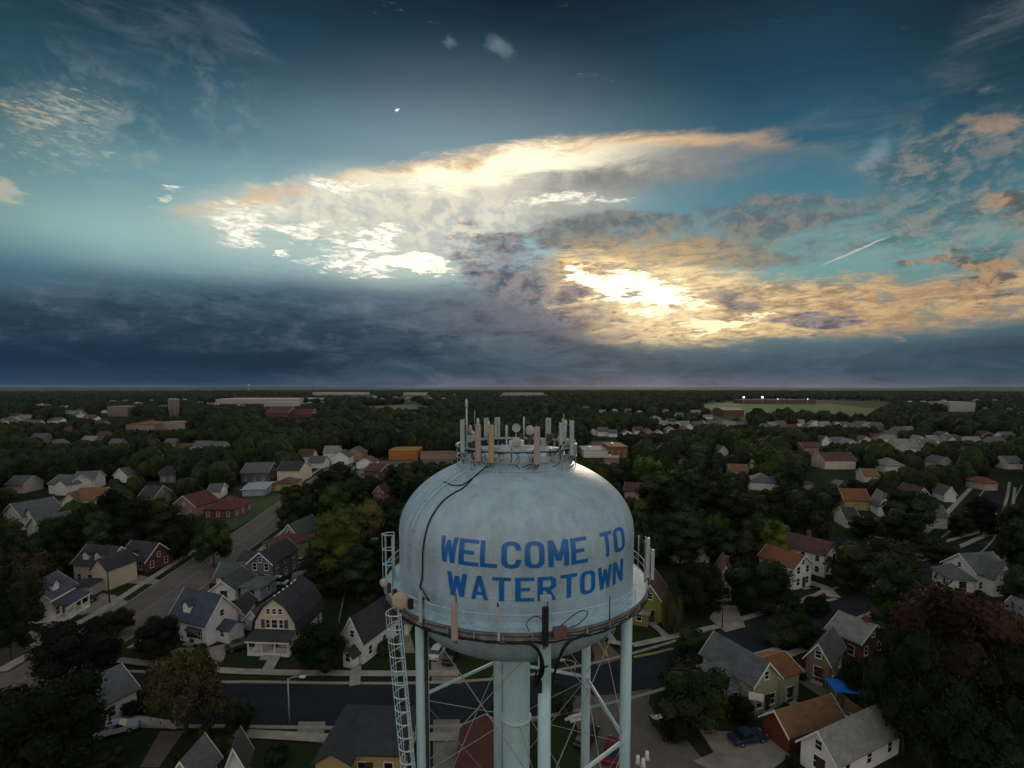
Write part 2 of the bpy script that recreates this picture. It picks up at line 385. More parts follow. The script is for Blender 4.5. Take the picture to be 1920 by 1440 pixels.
# ------------------------------------------------------------------ mesh builder
class MB:
    def __init__(s): s.v = []; s.f = []; s.m = []; s.smooth = False
    def add(s, vs, fs, mi=0):
        o = len(s.v); s.v += [tuple(v) for v in vs]; s.f += [tuple(i + o for i in f) for f in fs]; s.m += [mi] * len(fs)
        return s
    def box(s, x0, y0, z0, x1, y1, z1, mi=0, M=None):
        vs = [Vector(p) for p in ((x0, y0, z0), (x1, y0, z0), (x1, y1, z0), (x0, y1, z0), (x0, y0, z1), (x1, y0, z1), (x1, y1, z1), (x0, y1, z1))]
        if M is not None: vs = [M @ v for v in vs]
        return s.add(vs, [(3, 2, 1, 0), (4, 5, 6, 7), (0, 1, 5, 4), (1, 2, 6, 5), (2, 3, 7, 6), (3, 0, 4, 7)], mi)
    def tube(s, pts, r, n=8, mi=0, closed=False, r1=None, cap=True):
        pts = [Vector(p) for p in pts]; k = len(pts); rings = []
        for i, p in enumerate(pts):
            a = pts[(i - 1) % k] if (closed or i > 0) else p
            b = pts[(i + 1) % k] if (closed or i < k - 1) else p
            t = (b - a).normalized()
            u = t.cross(Vector((0, 0, 1)))
            if u.length < .05: u = t.cross(Vector((0, 1, 0)))
            u.normalize(); w = u.cross(t)
            rr = r if r1 is None else r + (r1 - r) * i / max(k - 1, 1)
            rings.append([p + (u * math.cos(q) + w * math.sin(q)) * rr for q in [2 * math.pi * j / n for j in range(n)]])
        vs = [v for ring in rings for v in ring]; fs = []
        for i in range(k if closed else k - 1):
            i2 = (i + 1) % k
            for j in range(n):
                fs.append((i * n + j, i * n + (j + 1) % n, i2 * n + (j + 1) % n, i2 * n + j))
        if not closed and cap:
            fs.append(tuple(range(n - 1, -1, -1))); fs.append(tuple((k - 1) * n + j for j in range(n)))
        return s.add(vs, fs, mi)
    def lathe(s, prof, n=64, mi=0, M=None, a0=0.0, a1=2 * math.pi):
        full = abs(a1 - a0) > 6.28
        cols = n if full else n + 1
        vs = []
        for r_, z in prof:
            for j in range(cols):
                a = a0 + (a1 - a0) * j / n
                v = Vector((r_ * math.cos(a), r_ * math.sin(a), z)); vs.append(M @ v if M is not None else v)
        fs = []
        for i in range(len(prof) - 1):
            for j in range(n):
                j2 = (j + 1) % cols
                fs.append((i * cols + j, i * cols + j2, (i + 1) * cols + j2, (i + 1) * cols + j))
        return s.add(vs, fs, mi)
    def prism(s, poly, z0, z1, mi=0, M=None):
        """poly: ring of (x, y) counter-clockwise"""
        n = len(poly); vs = [Vector((x, y, z0)) for x, y in poly] + [Vector((x, y, z1)) for x, y in poly]
        if M is not None: vs = [M @ v for v in vs]
        return s.add(vs, [tuple(range(n - 1, -1, -1)), tuple(range(n, 2 * n))] + [(i, (i + 1) % n, n + (i + 1) % n, n + i) for i in range(n)], mi)
    def ico(s, c, r, sub=1, mi=0, jit=0.0, rnd=None, flat=1.0):
        bm = bmesh.new(); bmesh.ops.create_icosphere(bm, subdivisions=sub, radius=1.0)
        vs = []
        for v in bm.verts:
            k = 1 + (rnd.uniform(-jit, jit) if rnd else 0)
            vs.append((c[0] + v.co.x * r * k, c[1] + v.co.y * r * k, c[2] + v.co.z * r * k * flat))
        fs = [tuple(v.index for v in f.verts) for f in bm.faces]; bm.free()
        return s.add(vs, fs, mi)
    def mesh(s, name, mats, smooth=None):
        me = bpy.data.meshes.new(name); me.from_pydata(s.v, [], s.f)
        for m in (mats if isinstance(mats, (list, tuple)) else [mats]): me.materials.append(m)
        if any(s.m): me.polygons.foreach_set('material_index', s.m)
        if smooth if smooth is not None else s.smooth: me.polygons.foreach_set('use_smooth', [True] * len(s.f))
        me.update(); return me
    def build(s, name, mats, parent=None, smooth=None, loc=None, rot=None):
        return link(name, s.mesh(name, mats, smooth), parent, loc, rot)
def link(name, me, parent=None, loc=None, rot=None):
    o = bpy.data.objects.new(name, me); COL.objects.link(o)
    if parent is not None: o.parent = parent
    if loc is not None: o.location = loc
    if rot is not None: o.rotation_euler = rot
    return o
def tag(o, label=None, cat=None, group=None, kind=None):
    if label: o['label'] = label
    if cat: o['category'] = cat
    if group: o['group'] = group
    if kind: o['kind'] = kind
    return o
def thing(name, label, cat, loc=(0, 0, 0), rz=0.0, group=None):
    o = bpy.data.objects.new(name, None); COL.objects.link(o); o.empty_display_size = .5
    o.location = loc; o.rotation_euler = (0, 0, rz)
    return tag(o, label, cat, group)
def copy_tree(o, parent=None):
    c = o.copy(); COL.objects.link(c); c.parent = parent
    for ch in o.children: copy_tree(ch, c)
    return c

# ------------------------------------------------------------------ water tower
TX, TY = 0.29, 34.0
ZT = lambda py, Y: CAM_H - math.tan(PITCH + math.atan((py - CY) / FPX)) * Y     # height seen at picture row py at distance Y
M_TANK = mat('tank_paint', (.38, .50, .58), .42, .14, 1.1, bump=.35, bscale=14, spec=.45, stretch=(1.4, 1.4, .42), dark=(.20, .27, .27), darkamt=.42, dscale=.75, detail=12)
M_DECK = mat('deck_paint', (.42, .60, .68), .6, .2, 1.5, spec=.3, dark=(.2, .27, .3), darkamt=.5, dscale=1.2)
M_LEG = mat('leg_paint', (.48, .68, .74), .5, .14, 1.6, bump=.2, bscale=12, spec=.35, stretch=(2, 2, .5), dark=(.34, .42, .38), darkamt=.6, dscale=.8, detail=10)
M_RAIL = mat('rail_paint', (.46, .60, .66), .5, .15, 3, spec=.4)
M_GIRD = mat('girder_grime', (.21, .20, .19), .7, .35, 2.0, dark=(.05, .05, .05), darkamt=.7, dscale=1.5)
M_BLUE = mat('letter_blue', (.008, .14, .46), .4, .12, 1.5, spec=.5)
M_GALV = mat('galvanised', (.34, .38, .37), .5, .25, 4, metal=.3)
M_BLK = mat('cable_black', (.012, .013, .014), .55, .3, 3)
M_PINK = mat('antenna_fawn', (.42, .33, .30), .6, .08, 2)
M_TAN = mat('antenna_tan', (.42, .34, .20), .6, .08, 2)
M_GREYP = mat('antenna_grey', (.42, .45, .46), .55, .08, 2)
M_DKP = mat('antenna_black', (.02, .02, .022), .5, .2, 2)
M_RUST = mat('bracket_rust', (.09, .05, .04), .8, .4, 6)
M_DISH = mat('dish_fawn', (.50, .37, .30), .55, .08, 1)
M_DISHG = mat('dish_grey', (.42, .42, .40), .55, .08, 1)

tower = thing('water_tower', 'pale blue water tower with blue lettering, antennas on its crown and six legs', 'water tower', (TX, TY, 0))
ZE, ZC = 32.75, 29.4                     # equator, walkway
DR = 3.70
def dome_pts(n=40):
    out = []
    b = 4.8; t0 = math.acos(DR / 7.72)
    for i in range(n + 1):
        t = t0 * (1 - i / n)
        out.append((7.72 * math.cos(t), ZE + b * math.sin(t) * 1.0))
    return out
DOME = dome_pts()
ZD = DOME[0][1]                          # where the crown drum stands
bowl = [(7.72 * math.cos(t), ZC - .45 - 4.05 * math.sin(t)) for t in [math.pi / 2 * i / 24 for i in range(25)] if 7.72 * math.cos(t) > .9]
prof = [(0, ZD + .02), (DR, ZD)] + DOME[1:] + [(7.72, ZC), (7.72, ZC - .45)] + bowl[1:] + [(.9, bowl[-1][1] - .1)]
tank = MB().lathe(prof, 128).build('tank', M_TANK, tower, True)
def rad(z):
    if z < ZE: return 7.72
    return 7.72 * math.sqrt(max(0.0, 1 - ((z - ZE) / 4.8) ** 2))
def pol(al, r_, z):
    """tower coordinates: al degrees, 0 towards the camera, positive to the right"""
    return Vector((r_ * math.sin(R(al)), -r_ * math.cos(R(al)), z))
def on_tank(px, py, off=0.03):
    d = ray(px, py); t = 20.0
    while t < 60:
        p = Vector((0, 0, CAM_H)) + d * t - Vector((TX, TY, 0))
        if p.z < ZD and math.hypot(p.x, p.y) < rad(p.z) + off: return p
        t += .01
    return None
# weld seams: two rings and a set of meridians, very slightly proud
sm = MB()
for z_ in (ZE, ZE - 1.95, ZC + .02): sm.lathe([(rad(z_) - .02, z_ - .04), (rad(z_) + .012, z_ - .02), (rad(z_) + .012, z_ + .02), (rad(z_) - .02, z_ + .04)], 128)
z_ = ZE + 2.3
sm.lathe([(rad(z_ - .03) - .005, z_ - .03), (rad(z_) + .012, z_), (rad(z_ + .03) - .005, z_ + .03)], 128)
sm.build('weld_seam', M_TANK, tank, True)

# --- lettering: condensed block capitals, strokes as polygons in a 0..1 cell, wrapped on the shell
def glyph(ch, w=.62, s=.172):
    H = 1.0; q = .24; P_ = []
    def rect(x0, y0, x1, y1): P_.append([(x0, y0), (x1, y0), (x1, y1), (x0, y1)])
    def bar(x0, y0, x1, y1, sw=None):
        sw = (sw or s) * 1.02; P_.append([(x0 - sw / 2, y0), (x0 + sw / 2, y0), (x1 + sw / 2, y1), (x1 - sw / 2, y1)])
    sv = s * .84
    if ch == 'W':
        W_ = w * 1.22
        for a, b in ((.09, .27), (.27 + .0, .5), ): pass
        bar(s / 2, H, W_ * .28, 0); bar(W_ * .28, 0, W_ * .5, H * .86, s * .9); bar(W_ * .5, H * .86, W_ * .72, 0, s * .9); bar(W_ * .72, 0, W_ - s / 2, H); return P_, W_
    if ch == 'M':
        W_ = w * 1.12
        rect(0, 0, s, H); rect(W_ - s, 0, W_, H); bar(s * .55, H, W_ / 2, H * .22, s); bar(W_ - s * .55, H, W_ / 2, H * .22, s); return P_, W_
    if ch == 'N':
        rect(0, 0, s, H); rect(w - s, 0, w, H); bar(s * .6, H, w - s * .6, 0, s); return P_, w
    if ch == 'E':
        rect(0, 0, s, H); rect(s, 0, w, sv); rect(s, H - sv, w, H); rect(s, .5 - sv / 2, w * .78, .5 + sv / 2); return P_, w
    if ch == 'L':
        rect(0, 0, s, H); rect(s, 0, w * .96, sv); return P_, w * .96
    if ch == 'T':
        W_ = w * 1.0; rect(0, H - sv, W_, H); rect(W_ / 2 - s / 2, 0, W_ / 2 + s / 2, H - sv); return P_, W_
    if ch == 'A':
        W_ = w * 1.12; bar(s / 2, 0, W_ / 2, H, s); bar(W_ - s / 2, 0, W_ / 2, H, s); rect(W_ * .27, .2, W_ * .73, .2 + sv * .9); return P_, W_
    def ring(x0, y0, x1, y1, c, th, tv, skip=None):
        def rr(a0, b0, a1, b1, q_):
            out = []
            for cx_, cy_, s0 in ((a1 - q_, b0 + q_, -90), (a1 - q_, b1 - q_, 0), (a0 + q_, b1 - q_, 90), (a0 + q_, b0 + q_, 180)):
                for k in range(6): t = R(s0 + 18 * k); out.append((cx_ + q_ * math.cos(t), cy_ + q_ * math.sin(t)))
            return out
        o_, n_ = rr(x0, y0, x1, y1, c), rr(x0 + th, y0 + tv, x1 - th, y1 - tv, c * .5)
        for i in range(24):
            j = (i + 1) % 24
            if skip and i in skip: continue
            P_.append([o_[i], o_[j], n_[j], n_[i]])
    if ch == 'O':
        ring(0, 0, w, H, .25, s, sv); return P_, w
    if ch == 'C':
        ring(0, 0, w, H, .25, s, sv, skip={5}); rect(w - s, .25, w, .33); rect(w - s, .67, w, .75); return P_, w
    if ch == 'R':
        rect(0, 0, s, H)
        P_.append([(s, .42), (w - .14, .42), (w, .56), (w - s, .62), (w - s - .05, .42 + sv), (s, .42 + sv)])
        P_.append([(w, .56), (w, .86), (w - s, .80), (w - s, .62)])
        P_.append([(w, .86), (w - .14, H), (s, H), (s, H - sv), (w - s - .05, H - sv), (w - s, .80)])
        bar(w - s / 2, 0, w * .56, .43, s); return P_, w
    return P_, w
# al0: left edge in degrees, zb/zt: heights of foot and top of the letters, wscale widens
def word(txt, spots, hgt, zb, sw):
    """spots: for every letter the angle of its left edge and its width in degrees"""
    mb = MB(); n = 8
    for ch, (al, wd, dz) in zip(txt, spots):
        polys, gw = glyph(ch)
        for poly in polys:
            bm = bmesh.new(); vs = [bm.verts.new((x, y, 0)) for x, y in poly]
            f = bm.faces.new(vs)
            bmesh.ops.triangulate(bm, faces=[f])
            bmesh.ops.subdivide_edges(bm, edges=bm.edges[:], cuts=5, use_grid_fill=True)
            idx = {v: i for i, v in enumerate(bm.verts)}
            out = []
            for v in bm.verts:
                a = al + wd * v.co.x / gw
                arc = zb + dz + hgt * v.co.y
                r_, z = shell(arc)
                out.append(pol(a, r_ + .022, z + (.012 if arc > 0 else 0)))
            mb.add(out, [tuple(idx[v] for v in f.verts) for f in bm.faces]); bm.free()
    return mb
# arc length up the meridian measured from the equator seam
_arc = [(0.0, 7.72, ZE)]
for i in range(1, 200):
    z_ = ZE + i * .0238
    r_ = rad(z_); a_, pr, pz = _arc[-1]
    _arc.append((a_ + math.hypot(r_ - pr, z_ - pz), r_, z_))
def shell(arc):
    if arc <= 0: return 7.72, ZE + arc
    for (a0, r0, z0), (a1, r1, z1) in zip(_arc, _arc[1:]):
        if a1 >= arc:
            k = (arc - a0) / (a1 - a0); return r0 + (r1 - r0) * k, z0 + (z1 - z0) * k
    return _arc[-1][1:]
def al_at(px, py):
    p = on_tank(px, py, 0.02)
    return math.degrees(math.atan2(p.x, -p.y)) if p else None
def spots(lst):
    out = []
    for (x0, y0, x1, y1) in lst:
        a, b = al_at(x0, y0), al_at(x1, y1); out.append((a, b - a, 0.0))
    return out
W1 = spots([(825, 1028, 858, 1026), (860, 1032, 897, 1033), (900, 1038, 932, 1040), (940, 1040, 977, 1040), (984, 1042, 1021, 1040), (1028, 1038, 1067, 1035), (1071, 1034, 1102, 1028)])
W1b = spots([(1126, 1012, 1148, 1008), (1150, 1006, 1170, 1000)])
W2 = spots([(839, 1094, 876, 1096), (883, 1102, 915, 1106), (923, 1104, 958, 1104), (966, 1106, 1002, 1106), (1008, 1104, 1043, 1102), (1051, 1098, 1082, 1096), (1088, 1092, 1116, 1088), (1121, 1078, 1147, 1074), (1149, 1068, 1168, 1062)])
def arc_of(py, px=985):
    p = on_tank(px, py, 0.02)
    best = min(_arc, key=lambda q: abs(q[2] - p.z)) if p.z > ZE else (p.z - ZE, 0, 0)
    return best[0]
b1, t1 = arc_of(1066), arc_of(1016)
b2, t2 = arc_of(1128), arc_of(1083)
lw = word('WELCOME', W1, t1 - b1, b1, .2); lw2 = word('TO', W1b, t1 - b1, b1, .2)
lw.build('lettering', M_BLUE, tank); lw2.build('lettering', M_BLUE, tank)
word('WATERTOWN', W2, t2 - b2, b2, .2).build('lettering', M_BLUE, tank)

# --- crown drum with cap, platform rings
drum = MB().lathe([(0, ZD + .86), (DR - .05, ZD + .78), (DR, ZD + .74), (DR, ZD - .02)], 96)
drum.lathe([(DR + .005, ZD + .06), (DR + .16, ZD + .05), (DR + .16, ZD - .03), (DR + .005, ZD - .12)], 96)
drum.build('crown_drum', M_TANK, tower, True)
ha = MB().lathe([(0, ZD + 1.55), (.45, ZD + 1.5), (.5, ZD + 1.4), (.5, ZD + 1.05)], 24); ha.build('roof_hatch', M_RAIL, tower, True)
ZR1, ZR2 = 38.2, 37.5
def ringpts(r_, z, n=72): return [pol(360 * i / n, r_, z) for i in range(n)]
MB().tube(ringpts(3.95, ZR1), .085, 8, closed=True).build('antenna_ring', M_GALV, tower, True)
MB().tube(ringpts(3.95, ZR2), .055, 6, closed=True).build('antenna_ring', M_GALV, tower, True)
MB().tube([p + Vector((0, 0, .03 * math.sin(i * 1.7))) for i, p in enumerate(ringpts(3.99, ZR1 - .09))], .045, 6, closed=True).build('cable_bundle', M_BLK, tower, True)
for i in range(12):
    a = 15 + 30 * i
    sp_ = MB().tube([pol(a, 3.95, ZR1 + .06), pol(a, 3.95, ZD - .15)], .035, 6); sp_.tube([pol(a, 3.95, ZR1), pol(a, DR - .02, ZD + .5)], .025, 6)
    sp_.build('ring_post', M_GALV, tower)
# --- antennas
def face_m(al, r_, z, yaw=None):
    """frame standing at al with its +Y facing outwards"""
    p = pol(al, r_, z); a = al if yaw is None else yaw
    return Matrix.Translation(p) @ Matrix.Rotation(R(a) + math.pi, 4, 'Z')
def alpha_at(px, r_, rear=False):
    best = None
    for i in range(0, 3600):
        a = i / 10 - 180
        if (abs(a) > 93) != rear: continue
        Y = TY - r_ * math.cos(R(a)); X = TX + r_ * math.sin(R(a)); d = Y * math.cos(PITCH) + 7 * math.sin(PITCH)
        e = abs(CX + FPX * X / d - px)
        if best is None or e < best[0]: best = (e, a, Y)
    return best[1], best[2]
def panel(px, y0, y1, w, m, r_=4.15, rear=False, depth=.16, foot=True):
    a, Y = alpha_at(px, r_, rear)
    zt, zb = ZT(y0, Y), ZT(y1, Y)
    M = face_m(a, r_, 0)
    mb = MB(); n = 7
    poly = [(-w / 2, 0)] + [(-w / 2 * math.cos(math.pi * i / n), .05 + (depth - .05) * math.sin(math.pi * i / n)) for i in range(n + 1)] + [(w / 2, 0)]
    mb.prism(poly[::-1], zb, zt, 0, M)
    o = mb.build('panel_antenna', m, tower)
    bk = MB().tube([M @ Vector((0, -.10, zb - .35)), M @ Vector((0, -.10, zt + .05))], .035, 8)
    for zz_ in (zb + .2, zt - .25): bk.box(-.06, -.14, zz_ - .05, .06, -.002, zz_ + .05, 0, M)
    bk.build('mount_pipe', M_GALV, o)
    if foot:
        ft = MB()
        for k in (-1, 1): ft.tube([M @ Vector((k * w * .25, .04, zb)), M @ Vector((k * w * .25, .0, zb - .14)), M @ Vector((k * .05, -.12, zb - .32))], .022, 5)
        ft.build('connector', M_BLK, o)
    return o
for args in ((898, 796, 864, .37, M_PINK), (922, 797, 867, .34, M_TAN), (1006, 800, 870, .37, M_PINK), (869, 787, 848, .30, M_GREYP, 4.3), (1070, 789, 853, .30, M_GREYP, 4.3), (1050, 793, 834, .16, M_GREYP, 4.2)): panel(*args)
for args in ((933, 783, 824, .42, M_GREYP), (913, 784, 822, .38, M_GREYP), (1027, 784, 830, .42, M_GREYP), (1055, 786, 830, .2, M_GREYP, 4.2)): panel(*args, rear=True)
def mast(px, y0, y1, r_, rr=.035, rear=False, tip=None, m=None, name='whip_antenna', rw=3.98):
    a, Y = alpha_at(px, rw, rear); zt, zb = ZT(y0, Y), ZT(y1, Y)
    mb = MB().tube([pol(a, rw, zb), pol(a, rw, zt)], rr, 8)
    if tip: mb.tube([pol(a, rw, zt - tip), pol(a, rw, zt - .12), pol(a, rw, zt)], rr * 2.0, 10, r1=rr * .9)
    return mb.build(name, m or M_RAIL, tower, True)
mast(876, 748, 870, 0, .045, tip=.5); mast(950, 797, 882, 0, .045, tip=.75); mast(982, 781, 832, 0, .04, True, .9)
mast(897, 784, 800, 0, .05, tip=.45); mast(917, 790, 800, 0, .04, tip=.3); mast(1056, 775, 800, 0, .018, True); mast(891, 770, 800, 0, .015, True)
mast(942, 790, 850, 0, .035, True, m=M_DKP); mast(1060, 788, 822, 0, .05, tip=.3)
def dish(px, py, rpx, al_yaw, m, rear=False, rw=4.1, radome=True, name='dish_antenna', back=False):
    a, Y = alpha_at(px, rw, rear); z = ZT(py, Y); r_ = rpx / FPX * (Y + 1)
    c = pol(a, rw, z)
    out = Vector((math.sin(R(al_yaw)), -math.cos(R(al_yaw)), 0))
    q = out.to_track_quat('Z', 'Y').to_matrix().to_4x4()
    M = Matrix.Translation(c) @ q
    mb = MB()
    pr = [(0, r_ * .32)] + [(r_ * .96 * math.sin(t), r_ * (.05 + .27 * math.cos(t))) for t in (0.5, .9, 1.2)] + [(r_, .02), (r_, -.06)]
    pr2 = [(r_, -.06), (r_ * .9, -.10), (r_ * .6, -r_ * .38), (r_ * .2, -r_ * .5), (0, -r_ * .5)]
    if radome: mb.lathe(pr + pr2, 28, 0, M)
    else: mb.lathe([(0, -r_ * .34), (r_ * .5, -r_ * .25), (r_ * .98, -.02), (r_, 0)] + pr2, 28, 0, M); mb.tube([M @ Vector((0, 0, -r_ * .3)), M @ Vector((0, 0, r_ * .35))], .02, 6)
    o = mb.build(name, m, tower, True)
    MB().tube([M @ Vector((0, 0, -r_ * .45)), c + Vector((0, 0, -.1)) - out * r_ * .75], .05, 8).tube([c - out * r_ * .75 + Vector((0, 0, .3)), Vector((c.x - out.x * r_ * .75, c.y - out.y * r_ * .75, c.z - r_ - .45))], .045, 8).build('dish_mount', M_GALV, o)
    return o
dish(968, 802, 8, 5, M_DISHG, True, radome=False); dish(993, 807, 9, -25, M_DISHG, True); dish(968, 829, 9, 2, M_DISHG, False, 4.0)
dish(1050, 822, 6, 10, M_DISH); dish(883, 805, 8, 100, M_GREYP, False, 3.9); dish(886, 812, 5, 20, M_GREYP, True)
# radio boxes and brackets clamped round the ring
rn = random.Random(4)
for i in range(34):
    a = rn.choice([-70, -55, -45, -38, -28, -24, 38, 48, 58, 66, 74, 100, 130, 160, -160, -120, 145, 175, -145, -100, -18, 14, 30]) + rn.uniform(-6, 6)
    M = face_m(a, rn.uniform(3.2, 3.95), ZR1 + rn.uniform(-.45, .3)); s_ = rn.uniform(.10, .2)
    MB().box(-s_, -.12, -s_ * 1.4, s_, .1, s_ * 1.2, 0, M).build('radio_unit', rn.choice([M_RUST, M_GALV, M_GREYP, M_DKP, M_RUST]), tower)
M = face_m(62, 4.0, ZR1 - .15); MB().box(-.42, -.05, -.35, .42, .14, .35, 0, M).build('radio_cabinet', M_GALV, tower)
M = face_m(0, 3.88, ZR1 + .02); MB().box(-.5, -.1, -.1, .5, .08, .33, 0, M).build('radio_cabinet', M_GREYP, tower)
for a, a2 in ((48, 66), (30, 50)): MB().tube([pol(a, 4.0, ZR1 - .75), pol(a2, 4.05, ZR1 + .45)], .06, 8).build('mount_pipe', M_GALV, tower, True)
rn = random.Random(9)
for i in range(30):
    a = rn.choice([-60, -50, -10, 0, 44, 25, -40, -30, -20, 35, 50, 60, 70, 12]) + rn.uniform(-6, 6); z0_ = ZR1 + rn.uniform(-.1, .3)
    MB().tube([pol(a, 3.98, z0_), pol(a + rn.uniform(0, 3), 4.06, z0_ - .4), pol(a + rn.uniform(-2, 4), 3.9, z0_ - .8), pol(a + rn.uniform(-4, 4), DR + .03, z0_ - 1.0)], .022, 5).build('cable', M_BLK, tower, True)

# --- walkway, girder, railing
RW = 8.62
fl = MB().lathe([(7.725, ZC + .002), (RW, ZC + .002), (RW, ZC - .05), (7.725, ZC - .05)], 120); fl.build('walkway_floor', M_DECK, tower)
MB().lathe([(RW + .002, ZC + .03), (RW + .03, ZC + .03), (RW + .03, ZC - .40), (RW + .002, ZC - .40), (RW + .002, ZC + .03)], 120).build('walkway_girder', M_GIRD, tower)
MB().lathe([(7.73, ZC - .052), (7.9, ZC - .052), (7.75, ZC - .5)], 120).build('knee_plate', M_LEG, tower)
for zz_, rr in ((ZC + .95, .03), (ZC + .5, .016)):
    MB().tube(ringpts(RW - .02, zz_, 120), rr, 6, closed=True).build('handrail', M_RAIL, tower, True)
for i in range(24):
    a = 7.5 + 15 * i
    MB().tube([pol(a, RW - .02, ZC), pol(a, RW - .02, ZC + .95)], .028, 6).build('rail_post', M_RAIL, tower)
    b_ = MB().tube([pol(a + .6, RW - .05, ZC + .9), pol(a + 6.6, RW - .05, ZC + .1)], .017, 5)
    if i % 2: b_ = MB().tube([pol(a + .6, RW - .05, ZC + .1), pol(a + 6.6, RW - .05, ZC + .9)], .017, 5)
    b_.build('rail_brace', M_RAIL, tower)
for i in range(36):
    a = 5 + 10 * i; M = face_m(a, RW + .06, ZC - .2)
    MB().box(-.03, -.05, -.16, .03, .07, .14, 0, M).build('clamp', M_GALV, tower)
# feeder cables looped along the girder
rn = random.Random(3)
for k, (zo, rr, a0, a1) in enumerate(((-.46, .045, -68, 40), (-.38, .035, -50, 8), (-.30, .03, 14, 78), (-.50, .03, -75, -20), (-.1, .018, -60, 60), (-.42, .03, 16, 95))):
    pts = [pol(a0 + (a1 - a0) * j / 60, RW + .09 + .02 * rn.random(), ZC + zo - .05 * abs(math.sin(j * .32 + k)) + .02 * rn.uniform(-1, 1)) for j in range(61)]
    MB().tube(pts, rr, 6).build('cable', M_BLK, tower, True)
def spline(pts, n=8):
    out = []; P_ = [pts[0]] + list(pts) + [pts[-1]]
    for i in range(1, len(P_) - 2):
        for j in range(n):
            t = j / n; a, b, c_, d = (Vector(P_[i - 1]), Vector(P_[i]), Vector(P_[i + 1]), Vector(P_[i + 2]))
            out.append(.5 * ((2 * b) + (c_ - a) * t + (2 * a - 5 * b + 4 * c_ - d) * t * t + (3 * b - a - 3 * c_ + d) * t ** 3))
    out.append(Vector(P_[-1])); return out
# the bundle that dives down the front leg
for k in range(9):
    o_ = k * .07
    side = -1 if k % 2 else 1
    a1 = 11.5 + side * (9 - k * .6)
    sp_ = [pol(11.5 + side * (14 - k * .7), RW + .10, ZC - .40 - o_ * .2), pol(11.5 + side * (8 - k * .4), RW + .13, ZC - .50 - o_ * .4), pol(11.5 + side * (4.6 - k * .25), RW + .05, ZC - 1.0 - o_), pol(11.5 + side * (3.3 - k * .15), RW - .3, ZC - 1.9 - o_), pol(11.5 + side * (3.6 + k * .2), 8.0, ZC - 2.8 - o_)]
    if side > 0: sp_[-1] = pol(11.5 + 2.2, 7.85, ZC - 3.0 - o_)
    MB().tube(spline(sp_, 8), .055, 6).build('cable', M_BLK, tower, True)
for pts in ([(4, .0, .1), (3, .1, .6), (6, .12, .95), (8.5, .1, .7)], [(15, .1, .1), (21, .12, .25), (25, .12, .75), (22, .12, .95), (17, .1, .55), (14, .1, .2)]):
    MB().tube(spline([pol(a, RW + r_, ZC + z) for a, r_, z in pts]), .025, 6).build('cable', M_BLK, tower, True)
MB().tube(spline([pol(11, RW - .3, ZC - 2.0), pol(7, RW - .2, ZC - 2.2), pol(6.5, RW - .5, ZC - 3.0), pol(9, RW - .7, ZC - 3.5)]), .045, 6).build('cable', M_BLK, tower, True)
M = face_m(8.5, 7.95, ZC - 3.3); MB().box(-.12, -.08, -.35, .12, .1, .3, 0, M).build('junction_box', M_DKP, tower)
M = face_m(14.3, RW + .1, ZC - .1); MB().box(-.36, -.05, -.22, .36, .2, .4, 0, M).build('equipment_box', mat('box_brown', (.16, .10, .09), .8), tower)
# antennas standing on the walkway rail
panel(851, 1131, 1198, .36, M_PINK, RW + .22, depth=.22); panel(1023, 1137, 1208, .34, M_DKP, RW + .2, depth=.3)
panel(787, 1111, 1166, .20, M_GREYP, RW + .12, depth=.12, foot=False); panel(935, 1138, 1200, .14, M_GREYP, RW + .15, depth=.12, foot=False)
panel(1215, 1008, 1082, .24, M_GREYP, RW + .5); panel(1224, 1030, 1086, .2, M_GREYP, RW + .75)
mast(1146, 1118, 1172, 0, .03, m=M_DKP, rw=RW + .05, name='mount_pipe'); mast(854, 1114, 1140, 0, .025, m=M_DKP, rw=RW + .1, name='whip_antenna')
mast(1027, 1122, 1140, 0, .025, m=M_DKP, rw=RW + .1, name='mount_pipe'); mast(933, 1130, 1140, 0, .04, m=M_DKP, rw=RW + .1, name='mount_pipe')
a_, Y_ = alpha_at(1024, RW + .1); M = face_m(a_, RW + .12, ZT(1121, Y_)); MB().box(-.28, -.12, -.1, .28, .14, .13, 0, M).build('radio_unit', M_GREYP, tower)
dish(747, 1127, 17, -8, M_DISH, rw=RW + .35); dish(716, 1093, 8, -20, M_DISHG, rw=RW + .9)
mast(734, 1008, 1100, 0, .035, rw=RW + .5, name='mount_pipe', m=M_GALV); mast(1199, 1004, 1060, 0, .03, rw=RW, name='mount_pipe', m=M_GALV)
M = face_m(-83, RW + .7, ZT(1012, 33)); MB().box(-.1, -.2, -.1, .25, .25, .1, 0, M).build('camera_head', M_DKP, tower)
for a in (-62, -55, -50, -43):
    M = face_m(a, RW + .05, ZC + .6); MB().box(-.12, -.1, -.3, .12, .12, .25, 0, M).build('radio_unit', rn.choice([M_RUST, M_DKP, M_GALV]), tower)
# cable and the two guide rails down the dome
cab = [on_tank(x, y, .07) for x, y in ((890, 893), (882, 902), (868, 915), (850, 925), (832, 938), (818, 955), (806, 975), (798, 1000), (793, 1030), (792, 1060), (791, 1085), (787, 1100))]
cab = [pol(-27, 3.9, ZD + .3)] + [c_ for c_ in cab if c_]
MB().tube(spline(cab, 5), .045, 6).build('feeder_cable', M_BLK, tower, True)
cab2 = [c_ for c_ in (on_tank(x, y, .10) for x, y in ((884, 897), (874, 905), (862, 910), (846, 909), (838, 905), (828, 903))) if c_]
MB().tube(spline(cab2, 5), .035, 6).build('feeder_cable', M_BLK, tower, True)
_cb = alpha_at(792, RW + .14)[0]
MB().tube([cab[-1], pol(_cb, RW - .3, cab[-1].z - .25), pol(_cb, RW + .14, ZC + 1.3), pol(_cb, RW + .14, ZC - .3)], .045, 6).build('feeder_cable', M_BLK, tower, True)
